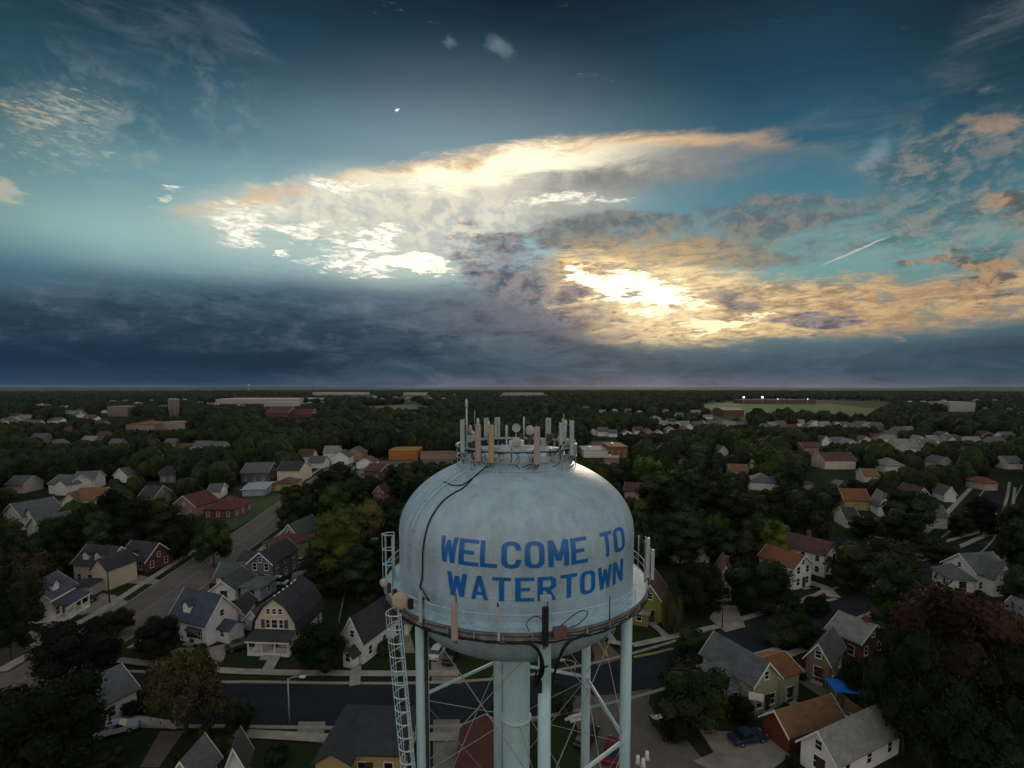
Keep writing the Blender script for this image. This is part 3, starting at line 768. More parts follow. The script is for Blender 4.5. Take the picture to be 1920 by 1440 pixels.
for off in (0, 7):
    q = [on_tank(x + off, y + off * .6, .16) for x, y in ((866, 880), (845, 893), (824, 908), (805, 924), (788, 943), (775, 963), (764, 990))]
    q = [c_ for c_ in q if c_]
    MB().tube(spline(q, 5), .03, 6).build('dome_handrail', M_RAIL, tower, True)
q = [on_tank(x, y, .02) for x, y in ((880, 893), (840, 908), (797, 944), (779, 990), (770, 1030), (767, 1060))]
for k in range(9):
    t = spline([c_ for c_ in q if c_], 8); p_ = t[int(k * (len(t) - 1) / 8)]
    MB().tube([p_, p_ * 1.0 + Vector((p_.x, p_.y, 0)).normalized() * .2], .03, 5).build('rail_bracket', M_GALV, tower)

# --- riser, legs, struts, rods
rz_top = ZC - 4.3
MB().lathe([(.95, rz_top), (.95, 0)], 40).build('riser', M_LEG, tower, True)
ZS = 19.1
for z_ in (ZS, 7.5): MB().lathe([(.955, z_ + .1), (1.06, z_ + .07), (1.06, z_ - .07), (.955, z_ - .1)], 40).build('riser_collar', M_RAIL, tower, True)
LEGR = 7.4; LA = [11.5 + 60 * k for k in range(6)]
def splay(z): return LEGR + (ZC - z) * .004
for a in LA:
    lg = MB().tube([pol(a, splay(0), 0), pol(a, splay(ZS), ZS), pol(a, LEGR, ZC - .3)], .355, 28)
    lg.build('leg', M_LEG, tower, True)
    MB().box(-.8, -.8, 0, .8, .8, .4, 0, face_m(a, LEGR + .1, 0)).build('footing', mat('concrete_old', (.25, .24, .22), .9), tower)
cap_ = MB()
for a in LA: cap_.ico(pol(a, LEGR + .02, ZC - .28), .36, 2)
cap_ = None
for zs in (ZS, 7.5):
    for k in range(6):
        a, b = pol(LA[k], splay(zs), zs), pol(LA[(k + 1) % 6], splay(zs), zs)
        MB().tube([a, b], .13, 14).build('strut', M_LEG, tower, True)
        MB().tube([a + Vector((0, 0, -.25)), pol(LA[k], 1.0, zs)], .022, 5).build('brace_rod', M_GALV, tower)
for zt_, zb_ in ((ZC - .9, ZS + .2), (ZS - .2, 7.7), (7.3, .5)):
    for k in range(6):
        a, b = LA[k], LA[(k + 1) % 6]
        for p_, q_ in ((a, b), (b, a)):
            MB().tube([pol(p_, splay(zt_), zt_), pol(q_, splay(zb_), zb_)], .028, 6).build('brace_rod', M_GALV, tower)
# --- pipe and dark conduit beside the left front leg
MB().tube([pol(-44, 7.5, 0), pol(-44, 7.6, ZC - .6)], .11, 10).build('conduit', M_DKP, tower, True)
MB().tube([pol(-54.5, 7.5, 0), pol(-55, 8.3, ZC - 1.0)], .05, 8).build('conduit', M_DKP, tower, True)
# --- caged ladder on the left
lt, lb = Vector(pol(-94, 8.95, ZC + 2.2)), Vector(pol(-100, 7.9, 0))
ltop = Vector(pol(-66, 9.1, 27.2)); 
def ladder(p_top, p_bot, outdir, wid=.46, cage=True, name='ladder'):
    ax = (p_bot - p_top); Ln = ax.length; ax.normalize()
    side = ax.cross(outdir).normalized(); out = side.cross(ax).normalized()
    if out.dot(outdir) < 0: out = -out
    mb = MB()
    for k in (-1, 1): mb.tube([p_top + side * k * wid / 2, p_bot + side * k * wid / 2], .03, 6)
    for i in range(int(Ln / .32)): c_ = p_top + ax * (.15 + i * .32); mb.tube([c_ - side * wid / 2, c_ + side * wid / 2], .013, 4)
    o = mb.build(name, M_RAIL, tower, True)
    if cage:
        cg = MB(); arcp = lambda c_, n=9: [c_ + side * math.cos(math.pi * j / (n - 1)) * (wid * .8) + out * (math.sin(math.pi * j / (n - 1)) * .72 + .03) for j in range(n)]
        nh = int(Ln / .8)
        for i in range(nh + 1): cg.tube(arcp(p_top + ax * (i * Ln / nh)), .036, 5)
        for j in range(0, 9, 1 if False else 2): cg.tube([arcp(p_top)[j], arcp(p_bot)[j]], .022, 4)
        cg.build('safety_cage', M_RAIL, o)
    return o
ladder(pol(-83, 8.1, ZC + 3.0), pol(-83, 8.1, ZC), pol(-83, 1, 0))
ladder(pol(-46.8, RW + .42, ZC + .1), pol(-46.5, 6.75, 0), Vector((-1, -.45, 0)), .72)

# ------------------------------------------------------------------ ground, streets, paving
def ground_mat():
    m, nt, bs = _nt('ground_grass'); L = nt.links; N = nt.nodes.new
    ge = N('ShaderNodeNewGeometry')
    def nz(sc, det=5):
        n = N('ShaderNodeTexNoise'); n.inputs['Scale'].default_value = sc; n.inputs['Detail'].default_value = det; n.inputs['Roughness'].default_value = .65
        L.new(ge.outputs['Position'], n.inputs['Vector']); return n.outputs['Fac']
    def rmp(f, a, b):
        r_ = N('ShaderNodeMapRange'); r_.inputs[1].default_value = a; r_.inputs[2].default_value = b; L.new(f, r_.inputs[0]); return r_.outputs[0]
    def mxx(f, a, b):
        n = N('ShaderNodeMix'); n.data_type = 'RGBA'; L.new(f, n.inputs[0])
        for i, v in ((6, a), (7, b)):
            if isinstance(v, tuple): n.inputs[i].default_value = v
            else: L.new(v, n.inputs[i])
        return n.outputs[2]
    g = mxx(rmp(nz(.05), .35, .65), (.010, .020, .006, 1), (.026, .042, .010, 1))
    g = mxx(rmp(nz(.9, 6), .45, .7), g, (.032, .030, .017, 1))
    vo = N('ShaderNodeTexVoronoi'); vo.inputs['Scale'].default_value = .0022; L.new(ge.outputs['Position'], vo.inputs['Vector'])
    sp = N('ShaderNodeSeparateColor'); L.new(vo.outputs['Color'], sp.inputs[0])
    f = mxx(rmp(sp.outputs[0], .6, .62), (.030, .045, .022, 1), (.10, .095, .055, 1))
    f = mxx(rmp(sp.outputs[1], .7, .72), f, (.035, .07, .02, 1))
    ln = N('ShaderNodeVectorMath'); ln.operation = 'LENGTH'; L.new(ge.outputs['Position'], ln.inputs[0])
    L.new(mxx(rmp(ln.outputs['Value'], 1500, 2200), g, f), bs.inputs['Base Color'])
    bs.inputs['Roughness'].default_value = .95; bs.inputs['Specular IOR Level'].default_value = .1
    bp = N('ShaderNodeBump'); bp.inputs['Strength'].default_value = .5; bp.inputs['Distance'].default_value = .15
    L.new(nz(6.0, 3), bp.inputs['Height']); L.new(bp.outputs[0], bs.inputs['Normal'])
    return m
g = MB(); n = 24
xs = [-14000, -4000, -1500, -500, -200, -80, 0, 80, 200, 500, 1500, 4000, 14000]; ys = [-400, -100, 0, 60, 120, 240, 500, 1000, 2000, 4000, 8000, 16000]
g.add([(x, y, 0) for y in ys for x in xs], [(j * len(xs) + i, j * len(xs) + i + 1, (j + 1) * len(xs) + i + 1, (j + 1) * len(xs) + i) for j in range(len(ys) - 1) for i in range(len(xs) - 1)])
tag(g.build('ground', ground_mat()), kind='structure')
# low wooded rises along the horizon
hm_ = MB(); rn = random.Random(21)
for (d, h0, c0) in ((5200, 16, 0), (7600, 26, 1), (10500, 40, 2)):
    pts = []; K_ = 120
    for i in range(K_ + 1):
        a = R(-62 + 124 * i / K_)
        hh = h0 * (.6 + .4 * math.sin(i * .21 + c0 * 2) * math.sin(i * .057 + c0) + .12 * rn.random())
        if c0 == 2: hh += 16 * math.exp(-((math.degrees(a) - 41) / 4) ** 2)
        pts.append((d * math.sin(a), d * math.cos(a), hh))
    vs = []
    for x, y, h_ in pts: vs += [(x * .93, y * .93, -1), (x, y, h_), (x * 1.1, y * 1.1, -1)]
    hm_.add(vs, [f for i in range(K_) for f in ((3 * i, 3 * i + 3, 3 * i + 4, 3 * i + 1), (3 * i + 1, 3 * i + 4, 3 * i + 5, 3 * i + 2))])
tag(hm_.build('hills', mat('far_woodland', (.022, .035, .030), .95, .5, .004), smooth=True), kind='structure')

M_ASPH = mat('asphalt_dark', (.027, .029, .034), .95, spec=.08, vary=.16, scale=.25, dark=(.020, .022, .026), darkamt=.8, dscale=.12, bump=.2)
M_CONC = mat('road_concrete', (.135, .117, .105), .9, .16, .35, dark=(.07, .066, .064), darkamt=.6, dscale=.15, bump=.2)
M_WALK = mat('sidewalk', (.36, .315, .26), .9, .18, .6, dark=(.13, .12, .10), darkamt=.5, dscale=.4)
M_KERB = mat('kerb', (.30, .265, .22), .9, .2, .8)
M_KERBY = mat('kerb_yellow', (.30, .24, .07), .9, .3, .8)
M_DRIVE = mat('driveway', (.27, .23, .185), .9, .18, .4, dark=(.12, .105, .09), darkamt=.7, dscale=.25)
M_GRAV = mat('lot_gravel', (.135, .110, .093), .95, .2, .5, dark=(.085, .075, .07), darkamt=.7, dscale=.12, bump=.3)
M_BRIK = mat('brick_drive', (.12, .085, .075), .9, .2, .8)
M_YEL = mat('line_yellow', (.32, .22, .04), .8, .3, 1.0)
M_WHT = mat('line_white', (.5, .5, .5), .8, .3, 1.0)
M_PLOT = mat('bare_plot', (.075, .055, .045), .95, .2, .4)
def wpts(px): return [at(*p) for p in px]
def smoothline(pts, n=6): return [Vector((p.x, p.y, 0)) for p in spline([(p[0], p[1], 0) for p in pts], n)]
def strip_mb(pts, w, z, mb=None, h=0.0, off=0.0):
    """flat ribbon (or a raised kerb when h) along world points"""
    mb = mb or MB(); L_ = []; k = len(pts)
    for i, p in enumerate(pts):
        t = (pts[min(i + 1, k - 1)] - pts[max(i - 1, 0)]); t.z = 0; t.normalize(); s_ = Vector((-t.y, t.x, 0))
        L_.append((p + s_ * (off + w / 2), p + s_ * (off - w / 2)))
    if not h:
        vs = [Vector((q.x, q.y, z)) for a in L_ for q in a]
        return mb.add(vs, [(2 * i + 1, 2 * i + 3, 2 * i + 2, 2 * i) for i in range(k - 1)])
    vs = [Vector((q.x, q.y, zz)) for a in L_ for q, zz in ((a[0], 0), (a[0], z + h), (a[1], z + h), (a[1], 0))]
    return mb.add(vs, [(4 * i + j, 4 * i + j + 1, 4 * (i + 1) + j + 1, 4 * (i + 1) + j) for i in range(k - 1) for j in range(3)])
def struct(name, mb, m): return tag(mb.build(name, m), kind='structure')
AVE = smoothline([(-71, 10), (-70.5, 45), (-70.5, 70), (-69, 90), (-71, 109), (-73, 126), (-75, 148), (-78.5, 175), (-83, 210), (-90, 260), (-100, 330)])
CRS = smoothline([(-120, 66), (-90, 66), (-57, 68), (-46, 65.4), (-36, 65.2), (-15, 64.9), (0, 66.3), (12, 69.8), (22, 74.0), (34, 80.2), (47, 87.5), (63, 96), (93, 115), (128, 141), (190, 198), (215, 221)])
ST3 = smoothline([(70, 165), (88, 140), (100, 121), (112, 105), (124, 88), (135, 70)])
struct('road', strip_mb(AVE, 10.8, .030), M_CONC); struct('road', strip_mb(CRS, 9.2, .026), M_ASPH); struct('road', strip_mb(ST3, 8.5, .022), M_ASPH)
for o_ in (-.15, .15): struct('road_marking', strip_mb([p for p in AVE if p.y > 71 or p.y < 60], .11, .040, off=o_), M_YEL)
def nocross(pts, other, w):
    return [p for p in pts if min((p - q).length for q in other) > w]
for o_ in (-5.5, 5.5):
    for seg in ([p for p in AVE if p.y > 74], [p for p in AVE if p.y < 58]): struct('kerb', strip_mb(seg, .22, .03, off=o_, h=.10), M_KERB)
for o_, m_ in ((4.8, M_KERB), (-4.8, M_KERB)):
    seg = [p for p in CRS if p.x > -63 and p.x < 84]; struct('kerb', strip_mb(seg, .55, .03, off=o_, h=.08), m_)
    struct('kerb', strip_mb([p for p in CRS if p.x > 104], .4, .03, off=o_, h=.08), m_)
    struct('sidewalk', strip_mb([p for p in CRS if p.x > 108], 1.5, .05, off=o_ * 1.9), M_WALK)
struct('kerb', strip_mb(wpts([(1188, 1233), (1225, 1226), (1262, 1217)]), .5, .05, h=.09), M_KERBY)
struct('kerb', strip_mb(wpts([(1118, 1200), (1128, 1214), (1138, 1232)]), .5, .05, h=.09), M_KERBY)
struct('sidewalk', strip_mb([p for p in AVE if p.y > 76], 1.6, .05, off=8.3), M_WALK)
struct('sidewalk', strip_mb([p for p in AVE if p.y > 78 and (p.y < 104 or p.y > 130)], 1.6, .05, off=-8.3), M_WALK)
_sz = [.20]
for pl, w in (([(280, 1246), (400, 1258), (455, 1261), (565, 1264), (740, 1265), (860, 1264)], 1.5), ([(221, 1239), (280, 1246)], 1.5), ([(187, 1344), (260, 1352), (337, 1364)], 1.4),
    ([(440, 1377), (520, 1381), (597, 1386), (760, 1384), (860, 1384)], 1.5), ([(1186, 1212), (1260, 1196), (1346, 1176)], 1.4), ([(1382, 1165), (1453, 1144), (1520, 1122)], 1.4), ([(1516, 1137), (1568, 1124)], .8),
    ([(1405, 1233), (1461, 1217)], 1.0), ([(1455, 1238), (1508, 1219)], 1.4), ([(500, 1262), (512, 1240), (522, 1222)], 1.7), ([(665, 1288), (667, 1262), (668, 1250)], 1.5), ([(1222, 1172), (1238, 1184), (1250, 1197)], 1.3),
    ([(1127, 1178), (1140, 1190), (1152, 1207)], 1.2), ([(1516, 1093), (1548, 1104), (1564, 1122)], 2.4), ([(1512, 1122), (1530, 1117), (1546, 1108)], 1.0), ([(1512, 1122), (1528, 1137)], 1.0), ([(50, 1188), (78, 1200), (84, 1222)], 1.2),
    ([(86, 1172), (118, 1182), (140, 1176)], 1.2), ([(0, 1262), (45, 1236), (84, 1218)], 2.0), ([(1872, 985), (1880, 960), (1888, 935), (1893, 905)], .9), ([(1893, 985), (1899, 950), (1903, 915)], .9),
    ([(1742, 1026), (1790, 1031), (1850, 1004)], 1.5), ([(1742, 1026), (1790, 1012), (1838, 999)], 1.2), ([(1676, 1040), (1712, 1054), (1742, 1050)], 1.4), ([(1690, 1036), (1742, 1046)], 1.0), ([(1712, 1123), (1750, 1104), (1780, 1083)], 1.4), ([(1860, 1052), (1890, 1040), (1919, 1046)], 1.2),
    ([(1140, 1205), (1180, 1213)], 1.4), ([(1715, 1190), (1700, 1215)], 1.0), ([(1868, 1440), (1920, 1345)], 1.6)):
    _sz[0] += .004; struct('sidewalk', strip_mb(wpts(pl), w, _sz[0]), M_WALK)
_pz = [.042]
def patch(name, px, m, z=None):
    _pz[0] += .0035; z = _pz[0]
    pts = wpts(px); a = sum(pts[i].x * pts[(i + 1) % len(pts)].y - pts[(i + 1) % len(pts)].x * pts[i].y for i in range(len(pts)))
    if a < 0: pts = pts[::-1]
    return struct(name, MB().add([(p.x, p.y, z) for p in pts], [tuple(range(len(pts)))]), m)
for nm, px, m in (('driveway', [(150, 1148), (190, 1112), (215, 1116), (240, 1128), (196, 1160), (170, 1150), (160, 1152)], M_DRIVE), ('driveway', [(200, 1092), (232, 1088), (262, 1078), (300, 1088), (290, 1096)], M_DRIVE),
    ('driveway', [(335, 1215), (392, 1214), (432, 1205), (418, 1240), (392, 1250), (330, 1238), (318, 1222)], M_DRIVE), ('driveway', [(396, 1078), (404, 1076), (412, 1100), (380, 1128), (350, 1130), (380, 1102)], M_BRIK),
    ('driveway', [(436, 1170), (462, 1170), (456, 1205), (425, 1212)], M_DRIVE), ('driveway', [(548, 1074), (574, 1068), (572, 1094), (545, 1096)], M_DRIVE), ('driveway', [(555, 1052), (580, 1048), (585, 1062), (556, 1064)], M_DRIVE),
    ('driveway', [(810, 1283), (866, 1283), (856, 1250), (846, 1228), (800, 1215), (808, 1240)], M_DRIVE), ('driveway', [(738, 1180), (770, 1190), (778, 1225), (752, 1225), (716, 1200)], M_DRIVE),
    ('driveway', [(560, 1354), (610, 1354), (606, 1395), (556, 1388)], M_DRIVE), ('driveway', [(262, 1440), (300, 1372), (345, 1372), (298, 1440)], M_GRAV), ('driveway', [(812, 1350), (862, 1350), (862, 1460), (812, 1460)], M_DRIVE),
    ('driveway', [(1345, 1134), (1380, 1136), (1398, 1176), (1360, 1186), (1330, 1160)], M_WALK), ('car_park', [(1060, 1306), (1140, 1304), (1222, 1292), (1216, 1320), (1236, 1352), (1290, 1392), (1340, 1450), (1340, 1560), (1080, 1560), (1110, 1440)], M_GRAV),
    ('driveway', [(1306, 1362), (1350, 1372), (1398, 1374), (1432, 1376), (1482, 1418), (1440, 1450), (1340, 1450), (1300, 1428), (1338, 1412)], M_DRIVE), ('driveway', [(1406, 1228), (1440, 1220), (1560, 1278), (1622, 1356), (1600, 1352), (1540, 1308), (1470, 1262)], M_GRAV),
    ('driveway', [(1106, 1203), (1128, 1198), (1170, 1236), (1120, 1250)], M_BRIK), ('bare_plot', [(0, 1200), (30, 1196), (62, 1216), (0, 1256)], M_PLOT), ('driveway', [(1566, 1290), (1612, 1330), (1624, 1352), (1600, 1352)], M_WALK),
    ('road', [(1520, 934), (1546, 938), (1582, 902), (1566, 899)], M_CONC), ('road', [(60, 972), (100, 968), (148, 934), (128, 930)], M_CONC), ('driveway', [(140, 990), (186, 984), (190, 1005), (160, 1004)], M_DRIVE),
    ('car_park', [(640, 905), (690, 868), (720, 868), (706, 905)], M_CONC), ('car_park', [(724, 876), (850, 872), (850, 862), (640, 866), (560, 868), (560, 874)], M_GRAV), ('lawn', [(448, 940), (505, 920), (540, 930), (480, 962)], mat('lawn', (.03, .06, .015), .95, .3, .5)),
    ('lawn', [(420, 955), (516, 946), (442, 993), (400, 1000)], MATS['lawn']), ('playing_field', [(1300, 758), (1420, 752), (1560, 757), (1650, 768), (1630, 796), (1420, 790), (1340, 780)], mat('playing_field', (.045, .11, .008), .95, .35, .02)),
    ('field', [(670, 764), (780, 758), (830, 768), (780, 784), (680, 782)], mat('stubble_field', (.085, .08, .025), .95, .3, .02)), ('field', [(1500, 772), (1700, 762), (1720, 775), (1560, 790)], MATS['stubble_field']), ('field', [(1090, 842), (1110, 828), (1150, 828), (1170, 842)], mat('brown_field', (.08, .05, .03), .95, .3, .05)),
    ('field', [(1100, 745), (1330, 740), (1330, 747), (1100, 752)], MATS['stubble_field'])):
    patch(nm, px, m)

# ------------------------------------------------------------------ houses
WHITE = siding('siding_white', (.76, .75, .74)); CREAM = siding('siding_cream', (.62, .53, .43)); GREY = siding('siding_grey', (.13, .13, .145)); TANW = siding('siding_tan', (.33, .25, .19))
YELW = siding('siding_yellow', (.42, .31, .14)); YGRN = siding('siding_green', (.26, .26, .07)); BRICK = siding('brick_red', (.13, .058, .044), pitch=.15); WOODW = siding('siding_wood', (.24, .17, .09), pitch=.3); PINKW = siding('siding_pink', (.33, .20, .17))
PGRN = siding('siding_pale_green', (.36, .38, .27)); ORNG = siding('wall_orange', (.42, .15, .03), axis=0, pitch=.6); PBLUE = siding('siding_blue', (.30, .36, .42)); REDW = siding('siding_red', (.15, .035, .02))
def roofm(n, c, **k): return mat(n, c, .9, .22, .9, bump=.35, bscale=5, stretch=(1, 1, 2.5), dark=tuple(x * .6 for x in c), darkamt=.6, dscale=.5, **k)
RDK = roofm('shingle_charcoal', (.045, .045, .05)); RGR = roofm('shingle_grey', (.11, .115, .12)); RBL = roofm('shingle_slate_blue', (.055, .065, .095)); RBR = roofm('shingle_brown', (.10, .05, .04)); RRD = roofm('shingle_red', (.10, .034, .027))
ROR = roofm('shingle_orange', (.20, .078, .036)); RLT = roofm('roof_light_grey', (.22, .215, .20)); RMT = mat('roof_metal', (.34, .40, .44), .45, .15, .6, metal=.3, stretch=(4, 1, 1)); RYL = roofm('roof_yellow', (.38, .22, .04)); RTN = roofm('shingle_rust', (.20, .10, .05)); RGN = roofm('shingle_green_grey', (.08, .095, .09))
M_TRIM = mat('trim_white', (.70, .70, .68), .6, .08, 2); M_GLASS = mat('window_glass', (.012, .015, .018), .12, .3, .6, spec=.8); M_DOOR = mat('door_dark', (.05, .03, .025), .5, .2, 2); M_GDOOR = siding('garage_door', (.42, .43, .43), pitch=.5); M_BRICKC = mat('chimney_brick', (.13, .06, .045), .9, .3, 3); M_SHUT = mat('shutter_brown', (.10, .055, .04), .7, .2, 2)
WIN = {}
def winmesh(w, h):
    k = (round(w, 1), round(h, 1))
    if k not in WIN:
        w, h = k; a = .09
        f = MB()
        for b_ in ((-w / 2 - a, -a, -w / 2, h + a), (w / 2, -a, w / 2 + a, h + a), (-w / 2, -a, w / 2, 0), (-w / 2, h, w / 2, h + a), (-w / 2, h / 2 - .03, w / 2, h / 2 + .03)): f.box(b_[0], -.05, b_[1], b_[2], .02, b_[3])
        f.box(-w / 2 - a - .04, -.1, -a - .06, w / 2 + a + .04, .02, -a - .002)
        WIN[k] = (f.mesh('window', M_TRIM), MB().box(-w / 2, -.015, 0, w / 2, .02, h / 2 - .032).box(-w / 2, -.025, h / 2 + .032, w / 2, .02, h).mesh('pane', M_GLASS))
    return WIN[k]
DETAIL = True
def window(par, x, y, z, face, w=.9, h=1.35, pane=True):
    """face: 0 front (-y), 1 right (+x), 2 back, 3 left"""
    fm, pm = winmesh(w, h)
    o = link('window', fm, par, (x, y, z), (0, 0, math.pi / 2 * face))
    if pane: link('pane', pm, o)
    else:
        pass
    return o
def roof_gable(w, d, hw, rise, ov=.4, th=.16, axis='y'):
    """two slopes with thickness; ridge along axis; w is x size, d is y size, origin front centre"""
    mb = MB(); half = (w if axis == 'y' else d) / 2; ln = (d if axis == 'y' else w)
    sl = rise / half; e = half + ov; ze = hw - ov * sl
    sec = [(-e, ze), (0, hw + rise), (e, ze), (e, ze + th), (0, hw + rise + th * 1.2), (-e, ze + th)]
    a, b = -ov, ln + ov
    vs = []
    for t in (a, b):
        for (s_, z) in sec: vs.append((s_, t, z) if axis == 'y' else (t - ln / 2, s_ + half, z))
    fs = [(0, 1, 7, 6), (1, 2, 8, 7), (2, 3, 9, 8), (3, 4, 10, 9), (4, 5, 11, 10), (5, 0, 6, 11), (0, 5, 4, 1), (1, 4, 3, 2), (6, 7, 10, 11), (7, 8, 9, 10)]
    return mb.add(vs, fs)
def roof_hip(w, d, hw, rise, ov=.4, th=.15):
    x0, x1, y0, y1 = -w / 2 - ov, w / 2 + ov, -ov, d + ov
    r_ = min(w, d) / 2 + ov
    if w >= d: a, b = (x0 + r_, (y0 + y1) / 2), (x1 - r_, (y0 + y1) / 2)
    else: a, b = (0, y0 + r_), (0, y1 - r_)
    z0 = hw - .08; vs = [(x0, y0, z0), (x1, y0, z0), (x1, y1, z0), (x0, y1, z0), (x0, y0, z0 + th), (x1, y0, z0 + th), (x1, y1, z0 + th), (x0, y1, z0 + th), (*a, hw + rise), (*b, hw + rise)]
    if w >= d: top = [(4, 5, 9, 8), (6, 7, 8, 9), (5, 6, 9), (7, 4, 8)]
    else: top = [(4, 5, 8), (6, 7, 9), (5, 6, 9, 8), (7, 4, 8, 9)]
    return MB().add(vs, [(3, 2, 1, 0), (0, 1, 5, 4), (1, 2, 6, 5), (2, 3, 7, 6), (3, 0, 4, 7)] + top)
def walls_mb(w, d, hw, rise, kind, axis):
    mb = MB()
    if kind == 'hip' or kind == 'flat': return mb.box(-w / 2, 0, 0, w / 2, d, hw)
    if kind == 'gambrel':
        sec = [(-w / 2, 0), (w / 2, 0), (w / 2, hw), (w / 2 * .93, hw + rise * .30), (w * .27, hw + rise * .72), (0, hw + rise), (-w * .27, hw + rise * .72), (-w / 2 * .93, hw + rise * .30), (-w / 2, hw)]
    else:
        half = (w if axis == 'y' else d) / 2; sec = [(-half, 0), (half, 0), (half, hw), (0, hw + rise), (-half, hw)]
    n = len(sec); ln = d if axis == 'y' else w; vs = []
    for t in (0, ln):
        for s_, z in sec: vs.append((s_, t, z) if axis == 'y' else (t - ln / 2, s_ + d / 2, z))
    fs = [tuple(range(n)), tuple(range(2 * n - 1, n - 1, -1))] + [(i, n + i, n + (i + 1) % n, (i + 1) % n) for i in range(n)]
    return mb.add(vs, fs)
HOUSES = []          # (label key, world position, radius) for the tree labels and for keeping trees clear
PROTECT = []         # picture rectangles kept free of random crowns: x0, y0, x1, y1, distance
def proj(p):
    v = Vector(p) - Vector((0, 0, CAM_H)); dpt = v.y * math.cos(PITCH) - v.z * math.sin(PITCH)
    up = v.y * math.sin(PITCH) + v.z * math.cos(PITCH)
    return CX + FPX * v.x / dpt, CY - FPX * up / dpt, dpt
def house(label, cat, p0, p1, d, hw, rise, wall, roof, kind='gable', axis='y', porch=None, dormer=0, chim=None, floors=None, lod=0, group=None, name='house', short=None, gdoor=False, win=True, wing=None, protect=.8, door=True, bay=False, awn=False, vents=0, winw=.9, thick=1):
    a, b = at(*p0), at(*p1)
    if lod == 0: d *= .78; hw *= .90; rise *= .85
    if lod == 0 and wing: wing = (wing[0], wing[1], wing[2], wing[3] * .85, wing[4] * .88, wing[5] * .88, wing[6], wing[7])
    w = (b - a).length; c_ = (a + b) / 2; rz = math.atan2(b.y - a.y, b.x - a.x)
    t = thing(name, label, cat, (c_.x, c_.y, 0), rz, group)
    walls_mb(w, d, hw, rise, kind, axis).build('wall', wall, t)
    if kind == 'gable': rf = roof_gable(w, d, hw, rise, axis=axis).build('roof', roof, t)
    elif kind == 'hip': rf = roof_hip(w, d, hw, rise).build('roof', roof, t)
    elif kind == 'flat':
        m_ = MB().box(-w / 2 - .15, -.15, hw + .002, w / 2 + .15, d + .15, hw + .35); rf = m_.build('roof', roof, t)
        if lod < 2: MB().box(-w * .2, d * .4, hw + .352, -w * .08, d * .6, hw + 1.3).build('roof_unit', M_TRIM, t)
    else:
        q = [(w / 2 + .28, hw - .35), (w / 2 * .96 + .12, hw + rise * .31), (w * .285, hw + rise * .74), (0, hw + rise + .02)]
        sec = [(-x, z) for x, z in q] + [(x, z) for x, z in q[-2::-1]]; up = [(x * 1.02, z + .18) for x, z in sec]
        n = len(sec); vs = [(x, y, z) for y in (-.35, d + .35) for x, z in sec + up]; N2 = 2 * n
        fs = [(i, N2 + i, N2 + i + 1, i + 1) for i in range(n - 1)] + [(n + i, n + i + 1, N2 + n + i + 1, N2 + n + i) for i in range(n - 1)]
        fs += [(i, i + 1, n + i + 1, n + i) for i in range(n - 1)] + [(N2 + i + 1, N2 + i, N2 + n + i, N2 + n + i + 1) for i in range(n - 1)] + [(0, n, N2 + n, N2), (n - 1, N2 + n - 1, N2 + 2 * n - 1, 2 * n - 1)]
        rf = MB().add(vs, fs).build('roof', roof, t)
    if kind in ('gable', 'gambrel') and lod < 2 and hw > 2 and kind == 'gable':
        # bargeboards on the gable ends
        half = (w if axis == 'y' else d) / 2; ln = d if axis == 'y' else w; sl = rise / half; ov = .4
        for tt in (-ov - .06, ln + ov + .002):
            tr = MB()
            for sgn in (-1, 1):
                pts = [(sgn * (half + ov), hw - ov * sl - .10), (0, hw + rise - .10), (0, hw + rise + .22), (sgn * (half + ov), hw - ov * sl + .18)]
                vs = [((s_, tt + q_, z) if axis == 'y' else (tt + q_ - ln / 2, s_ + half, z)) for q_ in (0, .058) for s_, z in pts]
                tr.add(vs, [(0, 1, 2, 3), (7, 6, 5, 4), (0, 4, 5, 1), (1, 5, 6, 2), (2, 6, 7, 3), (3, 7, 4, 0)])
            tr.build('trim', M_TRIM, t)
    fl = floors or (2 if hw > 4.2 else 1); pane = lod == 0
    if win and lod < 2:
        nx = max(1, int(w / 2.3)) if lod == 0 else max(1, int(w / 3.2)); ny = max(1, int(d / 3.0)) if lod == 0 else max(1, int(d / 4))
        for f in range(fl):
            z = .85 + f * 2.45
            if z + 1.28 > hw: break
            for i in range(nx):
                if f == 0 and (gdoor or (porch and door and i == nx // 2)): continue
                window(t, -w / 2 + w * (i + .5) / nx, -.0, z, 0, winw, 1.35, pane)
            sides = [1] if c_.x < -15 else ([3] if c_.x > 15 else [1, 3])
            sides = [1, 3] if lod == 0 else sides
            for sd in sides:
                for j in range(ny): window(t, w / 2 if sd == 1 else -w / 2, d * (j + .5) / ny, z, sd, .85, 1.3, pane)
        if kind == 'gable' and rise > 2:
            if axis == 'y': window(t, 0, 0, hw + .15, 0, .7, 1.0, pane)
            else:
                for sd in (1, 3): window(t, w / 2 if sd == 1 else -w / 2, d / 2, hw + .15, sd, .7, 1.0, pane)
    if lod == 0 and door and not gdoor:
        dd = MB().box(-.48, -.06, .15, .48, .02, 2.25).build('door', M_DOOR, t, loc=(w * .08 if not porch else 0, 0, 0)); MB().ico((.36, -.09, 1.15), .05, 1).build('handle', M_TRIM, dd)
        MB().box(-.9, -1.0, 0, .9, -.062, .15).build('step', M_WALK, t, loc=(w * .08 if not porch else 0, 0, 0))
    if gdoor:
        gd = MB().box(-w * .36, -.06, .06, w * .36, .02, min(2.2, hw - .25)); gd.build('garage_door', M_GDOOR, t)
